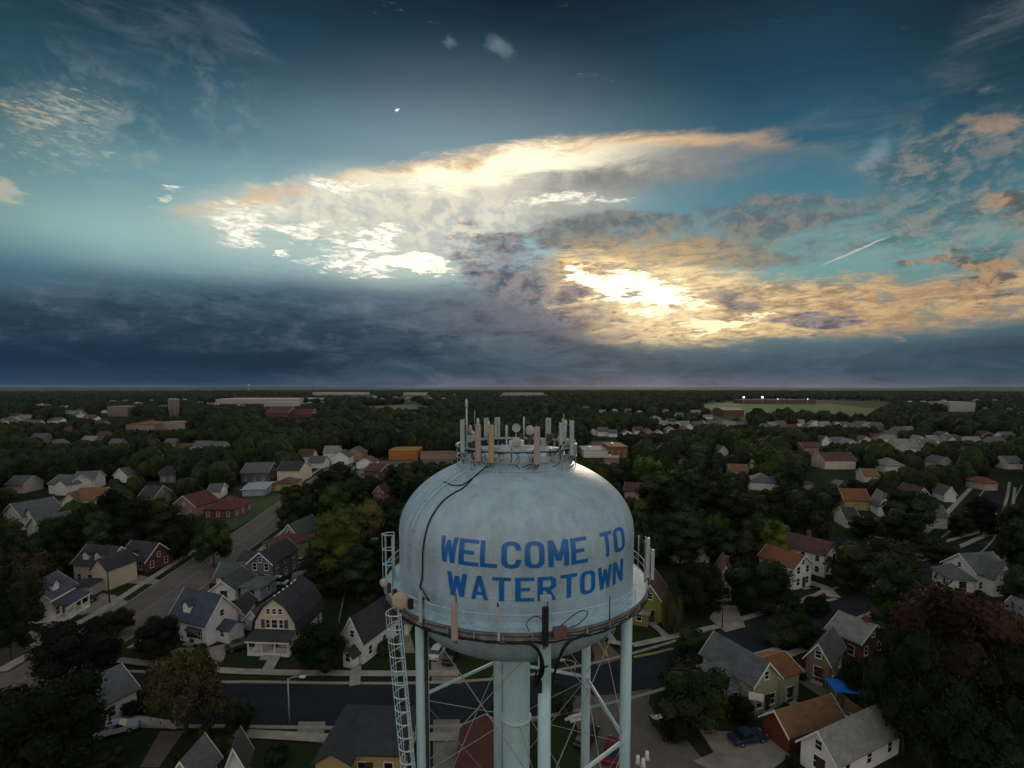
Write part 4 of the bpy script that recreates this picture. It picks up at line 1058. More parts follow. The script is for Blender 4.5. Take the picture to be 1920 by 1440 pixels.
    if porch:
        pw, pd = (w * .98, porch) if porch > 0 else (w * .45, -porch); z0 = min(2.7, hw - .35)
        pr = MB(); vs = [(-pw / 2, -.02, z0 + .75), (pw / 2, -.02, z0 + .75), (pw / 2 + .2, -pd - .25, z0), (-pw / 2 - .2, -pd - .25, z0)]
        pr.add(vs + [(x, y, z + .14) for x, y, z in vs], [(0, 1, 2, 3), (7, 6, 5, 4), (0, 3, 7, 4), (1, 5, 6, 2), (3, 2, 6, 7), (0, 4, 5, 1)])
        po = MB().box(-pw / 2, -pd, .002, pw / 2, -.002, .45).build('porch', M_TRIM if porch > 0 else M_WALK, t)
        pr.build('porch_roof', roof, po)
        MB().box(-pw / 2 - .2, -pd - .29, z0 - .22, pw / 2 + .2, -pd - .05, z0 - .004).build('beam', M_TRIM, po)
        for k in range(4 if porch > 0 else 2):
            x = -pw / 2 + .15 + (pw - .3) * k / (3 if porch > 0 else 1); MB().box(x - .1, -pd, .452, x + .1, -pd + .2, z0 - .225).build('post', M_TRIM, po)
        if porch > 0:
            rl = MB()
            for x0, x1 in ((-pw / 2 + .2, -.8), (.8, pw / 2 - .2)):
                rl.box(x0, -pd + .05, 1.2, x1, -pd + .13, 1.3)
                for k in range(int((x1 - x0) / .25)): rl.box(x0 + .1 + k * .25, -pd + .06, .452, x0 + .16 + k * .25, -pd + .12, 1.198)
            rl.build('railing', M_TRIM, po)
        MB().box(-.8, -pd - 1.1, .002, .8, -pd - .002, .25).build('step', M_WALK, po)
    for k in range(dormer):
        x = (-w / 2 + w * (k + .5) / dormer) * .75 if dormer > 1 else -w * .12
        half = d / 2 if axis == 'x' else w / 2
        zd = hw + rise * .30; yd = d / 2 * .18 if axis == 'x' else d * .5
        dm = MB(); dw, dh, dl = .75, 1.05, 2.4
        vs = [(x + s_, yd + y, z) for y in (0, dl) for s_, z in ((-dw, zd - .6), (dw, zd - .6), (dw, zd + dh), (0, zd + dh + .7), (-dw, zd + dh))]
        dm.add(vs, [(0, 1, 2, 3, 4), (9, 8, 7, 6, 5)] + [(i, 5 + i, 5 + (i + 1) % 5, (i + 1) % 5) for i in range(5)])
        do = dm.build('dormer', wall, rf)
        vs = [(x + s_, yd + y, z) for y in (-.25, dl) for s_, z in ((-dw - .25, zd + dh - .2), (0, zd + dh + .75), (dw + .25, zd + dh - .2), (dw + .25, zd + dh - .05), (0, zd + dh + .92), (-dw - .25, zd + dh - .05))]
        MB().add(vs, [(0, 1, 7, 6), (1, 2, 8, 7), (2, 3, 9, 8), (3, 4, 10, 9), (4, 5, 11, 10), (5, 0, 6, 11), (0, 5, 4, 1), (1, 4, 3, 2), (6, 7, 10, 11), (7, 8, 9, 10)]).build('dormer_roof', roof, rf)
        o_ = window(rf, x, yd - .01, zd + .05, 0, .7, .9, False); o_.name = 'dormer_window'
    if chim:
        cx_, cy_ = chim; ch_ = MB().box(cx_ * w - .35, cy_ * d - .3, hw * .9, cx_ * w + .35, cy_ * d + .3, hw + rise + .9); ch_.box(cx_ * w - .42, cy_ * d - .37, hw + rise + .902, cx_ * w + .42, cy_ * d + .37, hw + rise + 1.05); ch_.build('chimney', M_BRICKC, rf)
    if wing:   # wing: (x offset, y offset, width, depth, wall, rise, axis, roof)
        wx, wy, ww, wd, wh, wr, wa, wro = wing
        o_ = walls_mb(ww, wd, wh, wr, 'gable', wa).build('wing', wall, t, loc=(wx, wy, 0))
        roof_gable(ww, wd, wh, wr, axis=wa, ov=.32).build('wing_roof', wro, o_)
        for i in range(max(1, int(ww / 2))): wi = window(t, wx - ww / 2 + ww * (i + .5) / max(1, int(ww / 2)), wy, 1.0, 0, .8, 1.3, pane)
        if wh > 4.4:
            for i in range(max(1, int(ww / 2))): wi = window(t, wx - ww / 2 + ww * (i + .5) / max(1, int(ww / 2)), wy, 3.2, 0, .8, 1.2, pane)
    if awn:
        MB().add([(-1.6, -.02, 2.75), (1.6, -.02, 2.75), (1.7, -.8, 2.35), (-1.7, -.8, 2.35), (-1.6, -.02, 2.82), (1.6, -.02, 2.82), (1.7, -.8, 2.42), (-1.7, -.8, 2.42)], [(0, 1, 2, 3), (7, 6, 5, 4), (0, 3, 7, 4), (1, 5, 6, 2), (3, 2, 6, 7)]).build('awning', roof, t, loc=(w * .2, 0, 0))
        window(t, w * .2, -.01, 1.0, 0, 2.4, 1.3)
    for k in range(vents):
        MB().ico((-.25, .8 + k * (d - 2) / max(vents - 1, 1) * .9, hw + rise + .12), .2, 1).build('roof_vent', M_TRIM, rf)
    # what to keep visible
    cs = [proj(t.matrix_basis @ Vector(q)) for q in ((-w / 2, 0, 0), (w / 2, 0, 0), (-w / 2, d, hw + rise), (w / 2, d, hw + rise), (-w / 2, 0, hw), (w / 2, 0, hw))]
    x0, x1 = min(q[0] for q in cs), max(q[0] for q in cs); y0, y1 = min(q[1] for q in cs), max(q[1] for q in cs)
    if lod == 1 and protect == .8: protect = .55
    PROTECT.append((x0, y0, x1, y0 + (y1 - y0) * protect, c_.y))
    cc = t.matrix_basis @ Vector((0, d / 2, 0))
    HOUSES.append((short or label.split(' with ')[0].split(' under ')[0], cc, math.hypot(w, d) / 2))
    return t
H = house
H('white gambrel house with a full front porch and white vents along its ridge', 'house', (478, 1216), (556, 1219), 12, 3.1, 6.6, CREAM, RDK, 'gambrel', porch=2.2, vents=6, short='the gambrel house')
def extra_gambrel():
    t = bpy.data.objects['house']
    for x in (-1.0, 0, 1.0): window(t, x, 0, 5.9, 0, .55, .75)
    window(t, 0, 0, 3.6, 0, .9, 1.3)
    for x in (-1.1, 1.1): window(t, x, 0, 3.6, 0, .6, 1.3); MB().box(-.3, -.06, 0, .3, .02, 1.4).build('shutter', M_SHUT, t, loc=(x * 1.75, 0, 3.55))
extra_gambrel()
H('white house under a steep slate blue roof with a small gabled dormer', 'house', (322, 1196), (388, 1213), 7.6, 4.3, 4.2, WHITE, RBL, axis='x', dormer=1, awn=True, wing=(5.2, 2.0, 2.8, 3.4, 2.6, 1.0, 'x', RBL), short='the slate blue roofed house')
H('small white gable-front garage behind the slate blue roofed house', 'garage', (424, 1173), (456, 1171), 8, 2.4, 1.6, WHITE, RDK, gdoor=True, short='the small white garage', name='garage', win=False)
H('long grey roofed garage tucked behind the left of the gambrel house', 'garage', (461, 1182), (488, 1184), 12, 2.4, 1.7, WHITE, RGR, gdoor=True, short='the long garage', name='garage', win=False)
H('white bungalow with a grey gable roof and three windows in its end wall', 'bungalow', (396, 1129), (441, 1128), 10, 2.7, 2.1, WHITE, RGN, short='the white bungalow', name='bungalow')
H('pale blue flat-looking annexe with a low grey hipped roof beside the bungalow', 'house', (452, 1125), (489, 1127), 7, 3.0, 1.1, PBLUE, RGR, 'hip', short='the pale blue annexe')
H('low white house under a long green grey roof beside the avenue', 'house', (406, 1101), (460, 1099), 8, 2.6, 2.2, WHITE, RGN, axis='x', short='the low green grey roofed house')
H('two storey dark grey house with white trim and a red door at its corner', 'house', (468, 1096), (512, 1098), 13, 5.4, 2.6, GREY, RDK, wing=(-5.0, 2.6, 3.4, 5, 5.0, 1.4, 'x', RDK), short='the dark grey house')
H('tan two storey house with a brown hipped roof standing behind the dark grey house', 'house', (494, 1056), (548, 1063), 10, 5.6, 2.0, TANW, RBR, 'hip', short='the tan hipped house')
H('pale green gable-front house farthest along the row beside the avenue', 'house', (527, 1032), (560, 1034), 13, 4.6, 3.2, PGRN, RGN, short='the pale green house')
H('narrow white chapel-like house with dark steep roof, chimney and tiny gabled entry', 'house', (643, 1237), (681, 1246), 14, 4.3, 3.8, WHITE, RDK, chim=(.46, .7), wing=(.4, -1.6, 1.8, 1.6, 2.2, 1.0, 'y', RDK), short='the narrow white house')
H('low white house with a grey roof seen behind the caged ladder', 'house', (712, 1192), (766, 1192), 9, 2.7, 2.0, WHITE, RGR, axis='x', short='the house behind the ladder')
H('white house with a long blue grey porch roof facing the avenue from the left', 'house', (97, 1167), (144, 1138), 8, 5.0, 3.0, WHITE, RBL, axis='x', porch=2.4, dormer=1, short='the blue porched house')
H('cream house with dark roof, twin dormers and a porch facing the avenue', 'house', (140, 1094), (200, 1099), 9, 5.0, 3.4, CREAM, RDK, axis='x', dormer=2, wing=(4.8, -2.0, 3.8, 8, 5.0, 2.4, 'y', RDK), short='the twin dormer house')
H('low cream garage with a dark hipped roof in front of the twin dormer house', 'garage', (170, 1121), (193, 1106), 6, 2.7, .9, CREAM, RDK, 'hip', gdoor=True, win=False, name='garage', short='the cream garage')
H('red brick house with a dark roof and one dormer, half hidden by trees', 'house', (224, 1069), (272, 1075), 9, 3.0, 3.8, BRICK, RDK, axis='x', dormer=1, short='the red brick house')
H('cream house with a rust brown cross-gabled roof, far up the left side', 'house', (138, 955), (190, 953), 9, 3.3, 3.2, CREAM, RTN, axis='x', wing=(-4.4, -1.5, 4.4, 8, 3.3, 2.6, 'y', RTN), lod=1, short='the rust roofed house')
H('pink walled house with a dark red gabled roof beside the avenue trees', 'house', (325, 967), (368, 969), 10, 3.5, 3.2, PINKW, RRD, lod=1, short='the pink walled house')
H('low house under a wide bright red hipped roof', 'house', (381, 973), (438, 973), 12, 3.0, 3.0, BRICK, RRD, 'hip', lod=1, short='the red hipped house')
H('white many-gabled house at the left edge', 'house', (8, 988), (44, 994), 10, 4.0, 3.4, WHITE, RGR, lod=1, wing=(6, 1, 5, 7, 3.8, 2.6, 'y', RGR), short='the many-gabled white house')
H('small white gabled house just right of the many-gabled one', 'house', (52, 1010), (80, 1016), 8, 3.4, 3.0, WHITE, RGR, lod=1, short='the small white gabled house')
H('white house left of a pair beyond the pale side street', 'house', (92, 926), (130, 927), 10, 4.0, 2.8, WHITE, RGR, axis='x', lod=1, wing=(3, -2, 5, 6, 4, 2, 'y', RGR), short='the left white pair house')
H('white house right of a pair beyond the pale side street', 'house', (138, 919), (178, 917), 10, 4.0, 2.8, WHITE, RGR, axis='x', lod=1, wing=(-3, -2, 5, 6, 4, 2, 'y', RGR), short='the right white pair house')
H('low shed with a shining silver metal roof beside a green lawn', 'shed', (454, 931), (496, 930), 16, 2.6, 1.1, PBLUE, RMT, axis='x', lod=1, name='shed', short='the silver roofed shed', protect=1)
H('small yellow house with a brown hipped roof by the lawn', 'house', (512, 921), (548, 921), 10, 3.0, 1.8, YELW, RBR, 'hip', lod=1, short='the small yellow house', protect=1)
H('long white two storey building with a dark roof behind the yellow house', 'building', (520, 904), (562, 904), 14, 5.2, 3.0, CREAM, RDK, axis='x', lod=1, name='apartment_house', short='the long white building')
H('grey roofed hall left of the long white two storey building', 'hall', (452, 905), (502, 904), 16, 4.2, 3.4, GREY, RGR, axis='x', lod=1, name='hall', short='the grey hall')
H('white two storey house with an orange gable roof, right of the tower', 'house', (1487, 1107), (1520, 1098), 10.5, 5.4, 2.4, WHITE, ROR, wing=(-4.6, 1.4, 3.0, 4.5, 3.0, .9, 'x', RLT), short='the orange roofed house')
H('long white two storey house with a brown grey roof and few windows', 'house', (1545, 1083), (1577, 1068), 16, 5.6, 2.4, WHITE, RBR, short='the long white house', chim=(.2, .5))
H('white house with a dark red roof, partly behind a dark round tree', 'house', (1343, 1120), (1376, 1124), 11, 4.0, 3.4, WHITE, RRD, short='the dark red roofed house', chim=(.1, .4))
H('yellow green house with a white flat porch roof, beside the tank', 'house', (1196, 1163), (1240, 1170), 10, 4.6, 3.2, YGRN, RBR, short='the yellow green house', wing=(-1.6, -2.2, 3.2, 2.2, 2.5, .25, 'x', RLT))
H('cream house with grey cross gables and a two storey row of dark windows', 'house', (1410, 1343), (1458, 1326), 11, 4.8, 2.8, PGRN, RGR, short='the cream cross-gabled house', wing=(-5.2, 2.0, 6.0, 7, 3.4, 2.2, 'x', RGR))
H('cream extension with an orange brown roof at the end of the cross-gabled house', 'house extension', (1460, 1325), (1496, 1312), 6.5, 4.6, 1.4, PGRN, ROR, axis='x', short='the orange roofed extension', name='house_extension')
H('red shed with white gable trim and rust orange roof before the cream house', 'shed', (1430, 1374), (1478, 1411), 11, 2.5, 2.0, REDW, RTN, short='the rust roofed shed', name='shed', gdoor=False, win=False, protect=1, door=False)
H('house with a wide pale grey metal roof and side columns at the bottom edge', 'house', (1500, 1432), (1566, 1478), 15, 3.2, 2.6, WHITE, RLT, short='the pale roofed house', protect=1)
H('tan wooden house with a weathered grey roof beside the gravel lane', 'house', (1510, 1270), (1554, 1286), 9, 3.8, 2.6, WOODW, RGR, short='the tan wooden house')
H('brick house with a pale patched roof right behind the tan wooden house', 'house', (1550, 1216), (1610, 1243), 9, 3.6, 2.4, BRICK, RLT, axis='x', chim=(.3, .5), short='the brick house with the patched roof')
H('white house with tall gables and a grey roof at the right edge near the crossing', 'house', (1828, 1112), (1886, 1108), 9, 4.6, 3.4, WHITE, RGR, axis='x', wing=(0, -2.2, 4.4, 6, 4.4, 3.4, 'y', RGR), short='the tall gabled white house')
H('grey roofed house left of the tall gabled white house', 'house', (1778, 1108), (1826, 1112), 8, 3.0, 2.4, WHITE, RGR, 'hip', short='the grey hipped house')
H('white house with a long grey roof, cut by the right edge', 'house', (1868, 1180), (1920, 1200), 10, 3.4, 2.6, CREAM, RGR, axis='x', short='the long roofed house at the edge')
H('house with a blue grey gable roof among dark trees at the lower left', 'house', (98, 1352), (160, 1382), 7.5, 3.2, 2.6, WHITE, RGR, short='the lower left grey house', protect=.6)
H('tall narrow white gable end standing at the bottom edge', 'house', (430, 1560), (462, 1553), 3.2, 7.4, 2.0, WHITE, RDK, short='the narrow white gable', protect=1)
H('roof peak of a pale house cut by the bottom edge', 'house', (322, 1535), (374, 1535), 4.2, 4.5, 2.4, CREAM, RGR, short='the house below the frame', protect=1)
H('yellow house under a large charcoal hipped roof at the bottom edge', 'house', (606, 1464), (754, 1468), 10, 3.6, 1.7, YELW, RDK, 'hip', wing=(-2.6, -1.5, 3.6, 8, 3.7, 1.2, 'y', RDK), short='the yellow house', protect=1)
H('dark red roofed building seen between the tower legs', 'building', (856, 1500), (948, 1500), 10, 2.6, 1.4, BRICK, RRD, axis='y', short='the dark red building', name='building', protect=1)
H('white house with a dark hipped roof at the lower right edge', 'house', (1880, 1398), (1950, 1410), 9, 3.2, 2.2, PINKW, RDK, 'hip', short='the lower right corner house')
# middle distance, right of the tower
for sp_ in (('white gabled house in the trees above the rust roofed house', (214, 905), (238, 905), 9, 3.4, 2.8, WHITE, RGR, 'gable', 'y', 'the upper left white gable'), ('tan house half hidden left of the pink walled one', (262, 948), (290, 948), 9, 3.4, 2.8, TANW, RDK, 'gable', 'x', 'the half hidden tan house'),
    ('pale house at the left edge above the many-gabled house', (12, 925), (44, 925), 9, 3.4, 2.8, CREAM, RGR, 'gable', 'x', 'the upper edge house'), ('grey house between the dark trees left of the avenue', (300, 905), (330, 905), 9, 4, 2.8, GREY, RDK, 'gable', 'x', 'the grey house in the trees'),
    ('white house with a pale roof above the lone pale hip', (1700, 850), (1726, 850), 9, 3.6, 2.8, WHITE, RLT, 'gable', 'x', 'the pale house above the hip'), ('cream house behind the broad grey roof', (1716, 948), (1742, 948), 9, 3.6, 2.8, CREAM, RBR, 'gable', 'y', 'the cream house behind'),
    ('white house left of the broad grey roof', (1680, 968), (1704, 968), 8, 3.2, 2.6, WHITE, RGR, 'gable', 'x', 'the white house left of the broad roof'), ('small grey house by the yard behind the long white house', (1586, 990), (1610, 991), 8, 3, 2.4, WHITE, RDK, 'gable', 'x', 'the yard house'),
    ('white house low in the trees at the right edge', (1890, 880), (1918, 880), 9, 3.4, 2.8, WHITE, RGR, 'gable', 'x', 'the right edge tree house'), ('pale house right of the lone pale hip', (1760, 880), (1786, 880), 9, 3.4, 2.8, CREAM, RGR, 'gable', 'y', 'the house right of the hip'), ('brown roofed house under the paired gables', (1620, 905), (1646, 906), 9, 3.2, 2.4, CREAM, RTN, 'gable', 'x', 'the brown roof below'),
    ('grey hipped house beside the pale road beyond the wood', (1405, 918), (1452, 921), 12, 3.2, 3.0, WHITE, RGR, 'hip', 'y', 'the grey hipped far house'), ('pink walled house with a wide slate hipped roof by the pale road', (1461, 924), (1524, 922), 14, 3.4, 2.6, PINKW, RBL, 'hip', 'x', 'the slate hipped far house'),
    ('orange brown gabled house in front of the crossing of the pale road', (1583, 956), (1630, 958), 9, 3.6, 3.0, YELW, ROR, 'gable', 'x', 'the orange brown house'), ('small white steep A-gable house right of the orange brown house', (1646, 968), (1674, 970), 9, 3.4, 4.0, WHITE, RGR, 'gable', 'y', 'the steep white gable'),
    ('white house with a broad grey roof between dark trees to the right', (1738, 990), (1776, 992), 10, 3.6, 3.0, WHITE, RGR, 'gable', 'x', 'the broad grey roof'), ('small white gabled house above the broad grey roofed one', (1770, 941), (1792, 942), 8, 3.0, 2.6, WHITE, RGR, 'gable', 'y', 'the small upper white gable'),
    ('low orange brown roofed house beside the right hand street', (1846, 920), (1870, 920), 9, 3, 2, CREAM, ROR, 'hip', 'x', 'the low orange roof'), ('cream house with a pair of brown gables by a lawn', (1546, 880), (1604, 880), 12, 4.6, 3.4, CREAM, RBR, 'gable', 'x', 'the paired gables house'),
    ('tan pink two storey house left of the paired gables', (1506, 853), (1535, 853), 10, 4.8, 2.6, PINKW, RBR, 'gable', 'x', 'the tan pink house'), ('pale hipped house standing alone among trees', (1662, 887), (1696, 887), 11, 3.6, 3.2, WHITE, RLT, 'hip', 'x', 'the lone pale hip'),
    ('white gabled house left of a round light tree', (1407, 880), (1425, 880), 9, 4.5, 3, WHITE, RGR, 'gable', 'y', 'the white gable by the light tree'), ('orange brown roofed house behind the wood right of the tank', (1369, 894), (1401, 895), 9, 3, 2.4, CREAM, RTN, 'gable', 'x', 'the orange brown roof'),
    ('small white gabled house far beyond the wood', (1347, 858), (1365, 858), 9, 3.8, 3, WHITE, RGR, 'gable', 'y', 'the small far white gable'), ('white house peeping over the trees above the paired gables', (1541, 836), (1556, 836), 9, 3.8, 3.2, WHITE, RGR, 'gable', 'y', 'the peeping white house'),
    ('brown roofed house just right of the tank shoulder', (1171, 936), (1206, 938), 10, 3.2, 2.4, CREAM, RBR, 'gable', 'x', 'the brown roof by the tank'), ('low white house seen through a gap in the wood', (1262, 1056), (1290, 1057), 8, 3, 2, WHITE, RGR, 'gable', 'x', 'the gap house'),
    ('white garage behind the dark red roofed house', (1300, 1056), (1330, 1056), 7, 2.6, 1.6, WHITE, RLT, 'gable', 'x', 'the white rear garage'), ('grey roofed shed on the pale yard', (1630, 1006), (1656, 1008), 8, 2.6, 2, GREY, RDK, 'gable', 'x', 'the yard shed'),
    ('white bungalow above the silver roofed shed', (390, 935), (414, 934), 8, 2.8, 2, WHITE, RGR, 'gable', 'x', 'the upper bungalow'), ('red brown house by the car park behind the tank', (684, 898), (714, 900), 10, 4, 2.6, BRICK, RBR, 'gable', 'x', 'the car park house'),
    ('dark red roofed house below the car park', (700, 940), (720, 941), 10, 3.4, 2.4, PINKW, RRD, 'gable', 'y', 'the lower red roof')):
    lab, p0, p1, d_, hw_, ri, wm_, rm_, kd, ax_, sh = sp_
    H(lab, 'house', p0, p1, d_, hw_, ri, wm_, rm_, kd, ax_, lod=1, short=sh, name='garage' if 'garage' in lab else ('shed' if 'shed' in lab else 'house'))
# far landmarks
H('bright orange flat shed with a yellow roof beside the railway yard', 'shed', (729, 862), (783, 862), 18, 5.2, .5, ORNG, RYL, 'flat', lod=2, name='shed', short='the orange shed', protect=1)
H('long low tan building beside the orange shed', 'warehouse', (788, 862), (856, 861), 10, 3.4, 1, TANW, mat('roof_tan', (.20, .15, .11), .9, .15, .1), 'flat', lod=2, name='warehouse', short='the tan long building', protect=1)
H('long white warehouse with a flat roof far to the left', 'warehouse', (388, 757), (567, 757), 160, 11, 1, mat('panel_white', (.36, .34, .31), .7, .1, .02), mat('roof_white', (.42, .39, .35), .8, .1, .02), 'flat', lod=2, name='warehouse', short='the warehouse', win=False, protect=1)
H('lower annexe in front of the long white warehouse', 'warehouse', (495, 762), (548, 762), 40, 9, 1, MATS['panel_white'], MATS['roof_white'], 'flat', lod=2, name='warehouse', short='the warehouse annexe', win=False, protect=1)
H('tan four storey block far left of the silos', 'office block', (202, 781), (240, 781), 30, 14, 1, mat('block_tan', (.19, .16, .12), .8, .1, .05), mat('block_roof', (.26, .23, .18), .9, .1, .05), 'flat', lod=2, name='office_block', short='the tan block', protect=1)
H('low tan hall left of the silos', 'hall', (236, 808), (290, 808), 30, 6, 3, TANW, RTN, 'hip', lod=2, name='hall', short='the low tan hall')
H('low tan store at the foot of the silos', 'hall', (300, 806), (347, 806), 24, 7, 1, TANW, RLT, 'flat', lod=2, name='hall', short='the store')
H('red brown brick college range among the far trees', 'school building', (498, 792), (540, 792), 30, 11, 6, BRICK, RBR, 'gable', 'x', lod=1, name='school', short='the college')
H('shorter red brick range right of the college', 'school building', (546, 791), (584, 791), 24, 9, 6, BRICK, RRD, 'gable', 'x', lod=1, name='school', short='the shorter range')
H('brown brick store with a flat roof right of the tower crown', 'shop building', (1142, 859), (1177, 859), 24, 6.5, 1, siding('brick_orange', (.24, .11, .06), pitch=.15), RTN, 'flat', lod=1, name='shop_building', short='the brown store', protect=1)
H('low white flat-roofed store left of the brown one', 'shop building', (1094, 858), (1140, 858), 24, 4, 1, WHITE, mat('roof_pale', (.36, .34, .30), .9, .15, .1), 'flat', lod=1, name='shop_building', short='the white store', protect=1)
H('small pink walled store below the brown one', 'shop building', (1132, 873), (1160, 874), 10, 4, 1, PINKW, RLT, 'flat', lod=1, name='shop_building', short='the pink store')
H('red brick sports hall with a white roof on the green field', 'sports hall', (1356, 781), (1395, 781), 40, 9, 3, BRICK, MATS['roof_pale'], 'gable', 'x', lod=2, name='sports_hall', short='the sports hall', protect=1)
H('long red brown school at the far side of the playing field', 'school building', (1393, 757), (1530, 757), 60, 9, 1, BRICK, mat('roof_redbrown', (.13, .055, .035), .9, .1, .02), 'flat', lod=2, name='school', short='the school', protect=1)
H('pale hospital-like block at the far right', 'office block', (1780, 772), (1828, 772), 40, 16, 1, mat('block_white', (.34, .34, .33), .8, .1, .05), MATS['roof_pale'], 'flat', lod=2, name='office_block', short='the far right block', protect=1)
H('second long pale shed on the skyline, left of the middle', 'warehouse', (586, 740), (690, 740), 120, 12, 1, MATS['panel_white'], MATS['roof_white'], 'flat', lod=2, name='warehouse', short='the skyline shed', win=False, protect=1)
H('pale skyline shed just left of the tower mast', 'warehouse', (756, 741), (800, 741), 90, 12, 1, MATS['panel_white'], MATS['roof_white'], 'flat', lod=2, name='warehouse', short='the mast shed', win=False, protect=1)
H('pale skyline shed directly behind the tower crown', 'warehouse', (940, 740), (1025, 740), 90, 9, 1, MATS['panel_white'], MATS['roof_white'], 'flat', lod=2, name='warehouse', short='the crown shed', win=False, protect=1)
# rows of small far houses
rn = random.Random(77)
far = []
for (x0, x1, y0, y1, n, grp) in ((1238, 1405, 797, 806, 13, 'pale estate houses below the playing field'), (1100, 1290, 812, 820, 9, 'pale estate houses behind the tower crown'), (1425, 1660, 800, 808, 14, 'pale houses in a row right of the playing field'), (1660, 1900, 812, 840, 12, 'scattered pale houses at the far right'),
    (1560, 1760, 826, 846, 8, 'scattered pale houses beyond the right hand wood'), (0, 200, 762, 800, 20, 'scattered pale houses far to the left'), (200, 480, 745, 765, 12, 'scattered pale houses on the left skyline'), (60, 230, 815, 845, 6, 'pale roofs in the left hand woods'), (560, 700, 858, 880, 6, 'pale houses by the railway yard'),
    (690, 860, 740, 752, 8, 'tiny pale houses on the middle skyline'), (1090, 1340, 762, 790, 10, 'tiny pale houses beyond the right of the crown'), (1700, 1900, 750, 775, 10, 'tiny pale houses on the right skyline'), (300, 420, 830, 850, 4, 'pale roofs behind the avenue trees')):
    for k in range(n):
        px = x0 + (x1 - x0) * (k + .5) / n + rn.uniform(-4, 4); py = rn.uniform(y0, y1)
        a = at(px, py); w = rn.uniform(7, 11); wpx = w * FPX / a.y
        far.append((px, py, wpx, grp))
wm = [(WHITE, 'white'), (CREAM, 'cream'), (WHITE, 'white'), (TANW, 'tan')]; rm = [(RGR, 'grey'), (RLT, 'pale'), (RBR, 'brown'), (RGR, 'grey'), (RLT, 'pale')]
for (px, py, wpx, grp) in far:
    (wa_, wn), (ro_, rname) = rn.choice(wm), rn.choice(rm)
    big = 1 if py > 790 else 1.3
    H(f'{wn} {rname}-roofed house among the {grp}', 'house', (px - wpx / 2 * big, py), (px + wpx / 2 * big, py + rn.uniform(-.2, .2)), rn.uniform(7, 10), rn.choice([3.0, 3.2, 4.2]), rn.uniform(2.4, 3.4), wa_, ro_, axis=rn.choice('xxy'), lod=2, group=grp, short='', protect=.30)
# silos, far water tower, floodlights
for px in (323, 331):
    p = at(px, 782); sv = thing('silo', 'tall pale silo, %s of the two beside the tan store' % ('left' if px < 325 else 'right'), 'silo', (p.x, p.y, 0), 0, 'pair of silos')
    MB().lathe([(4.2, 0), (4.2, 24)], 20).build('shell', MATS['block_tan'], sv, True); MB().lathe([(4.3, 24.002), (3, 25.6), (0, 26.4)], 20).build('cap', MATS['block_roof'], sv, True)
    PROTECT.append((px - 6, 752, px + 6, 778, p.y))
p = at(467, 734); fw = thing('distant_water_tower', 'tiny pale water tower on the left skyline', 'water tower', (p.x, p.y, 0)); MB().lathe([(2.2, 0), (2.2, 40)], 12).build('stem', M_LEG, fw, True); MB().lathe([(2.3, 40), (10, 47), (12, 54), (10, 60), (0, 64)], 20).build('tank', M_TANK, fw, True)
for k, (px, py, ya, lit) in enumerate(((1394, 745, 758, 1), (1429, 745, 758, 1), (1458, 748, 758, 1), (1514, 748, 758, 1))):
    p = at(px, ya); z = ZT(py, p.y); fl_ = thing('floodlight', '%s of the lit floodlight masts over the far school' % ('leftmost', 'second from the left', 'third from the left', 'rightmost')[k], 'floodlight', (p.x, p.y, 0), 0, 'floodlights over the far school')
    MB().lathe([(.4, 0), (.25, z)], 8).build('pole', M_GALV, fl_); s_ = (2.1, 2.3, .9, .9)[k]; MB().box(-s_, -.3, z - s_ * .8, s_, .3, z + s_ * .8).build('lamp', lamp_mat('flood_lamp', (1, .97, .9), 3.0), fl_)
    PROTECT.append((px - 4, py - 4, px + 4, py + 6, p.y))

# ------------------------------------------------------------------ trees
def foliage(name, c, c2):
    """leaf material: light and dark clumps, shift from tree to tree"""
    m, nt, bs = _nt(name); L = nt.links; N = nt.nodes.new
    tc = N('ShaderNodeTexCoord'); oi = N('ShaderNodeObjectInfo'); ad = N('ShaderNodeVectorMath'); ad.operation = 'MULTIPLY_ADD'
    cb = N('ShaderNodeCombineXYZ')
    for i in range(3): L.new(oi.outputs['Random'], cb.inputs[i])
    L.new(cb.outputs[0], ad.inputs[0]); ad.inputs[1].default_value = (91, 57, 33); L.new(tc.outputs['Object'], ad.inputs[2])
    n = N('ShaderNodeTexNoise'); n.inputs['Scale'].default_value = .55; n.inputs['Detail'].default_value = 6; n.inputs['Roughness'].default_value = .75; L.new(ad.outputs[0], n.inputs['Vector'])
    r_ = N('ShaderNodeMapRange'); r_.inputs[1].default_value = .40; r_.inputs[2].default_value = .64; L.new(n.outputs['Fac'], r_.inputs[0])
    mx_ = N('ShaderNodeMix'); mx_.data_type = 'RGBA'; L.new(r_.outputs[0], mx_.inputs[0]); mx_.inputs[6].default_value = (*c, 1); mx_.inputs[7].default_value = (*c2, 1)
    hs = N('ShaderNodeHueSaturation'); L.new(mx_.outputs[2], hs.inputs['Color'])
    a = N('ShaderNodeMapRange'); a.inputs[3].default_value = .475; a.inputs[4].default_value = .52; L.new(oi.outputs['Random'], a.inputs[0]); L.new(a.outputs[0], hs.inputs['Hue'])
    f = N('ShaderNodeMath'); f.operation = 'MULTIPLY'; f.inputs[1].default_value = 17.3; L.new(oi.outputs['Random'], f.inputs[0]); g_ = N('ShaderNodeMath'); g_.operation = 'FRACT'; L.new(f.outputs[0], g_.inputs[0])
    b = N('ShaderNodeMapRange'); b.inputs[3].default_value = .45; b.inputs[4].default_value = 1.6; L.new(g_.outputs[0], b.inputs[0]); L.new(b.outputs[0], hs.inputs['Value'])
    L.new(hs.outputs[0], bs.inputs['Base Color']); bs.inputs['Roughness'].default_value = .8; bs.inputs['Specular IOR Level'].default_value = .12
    return m
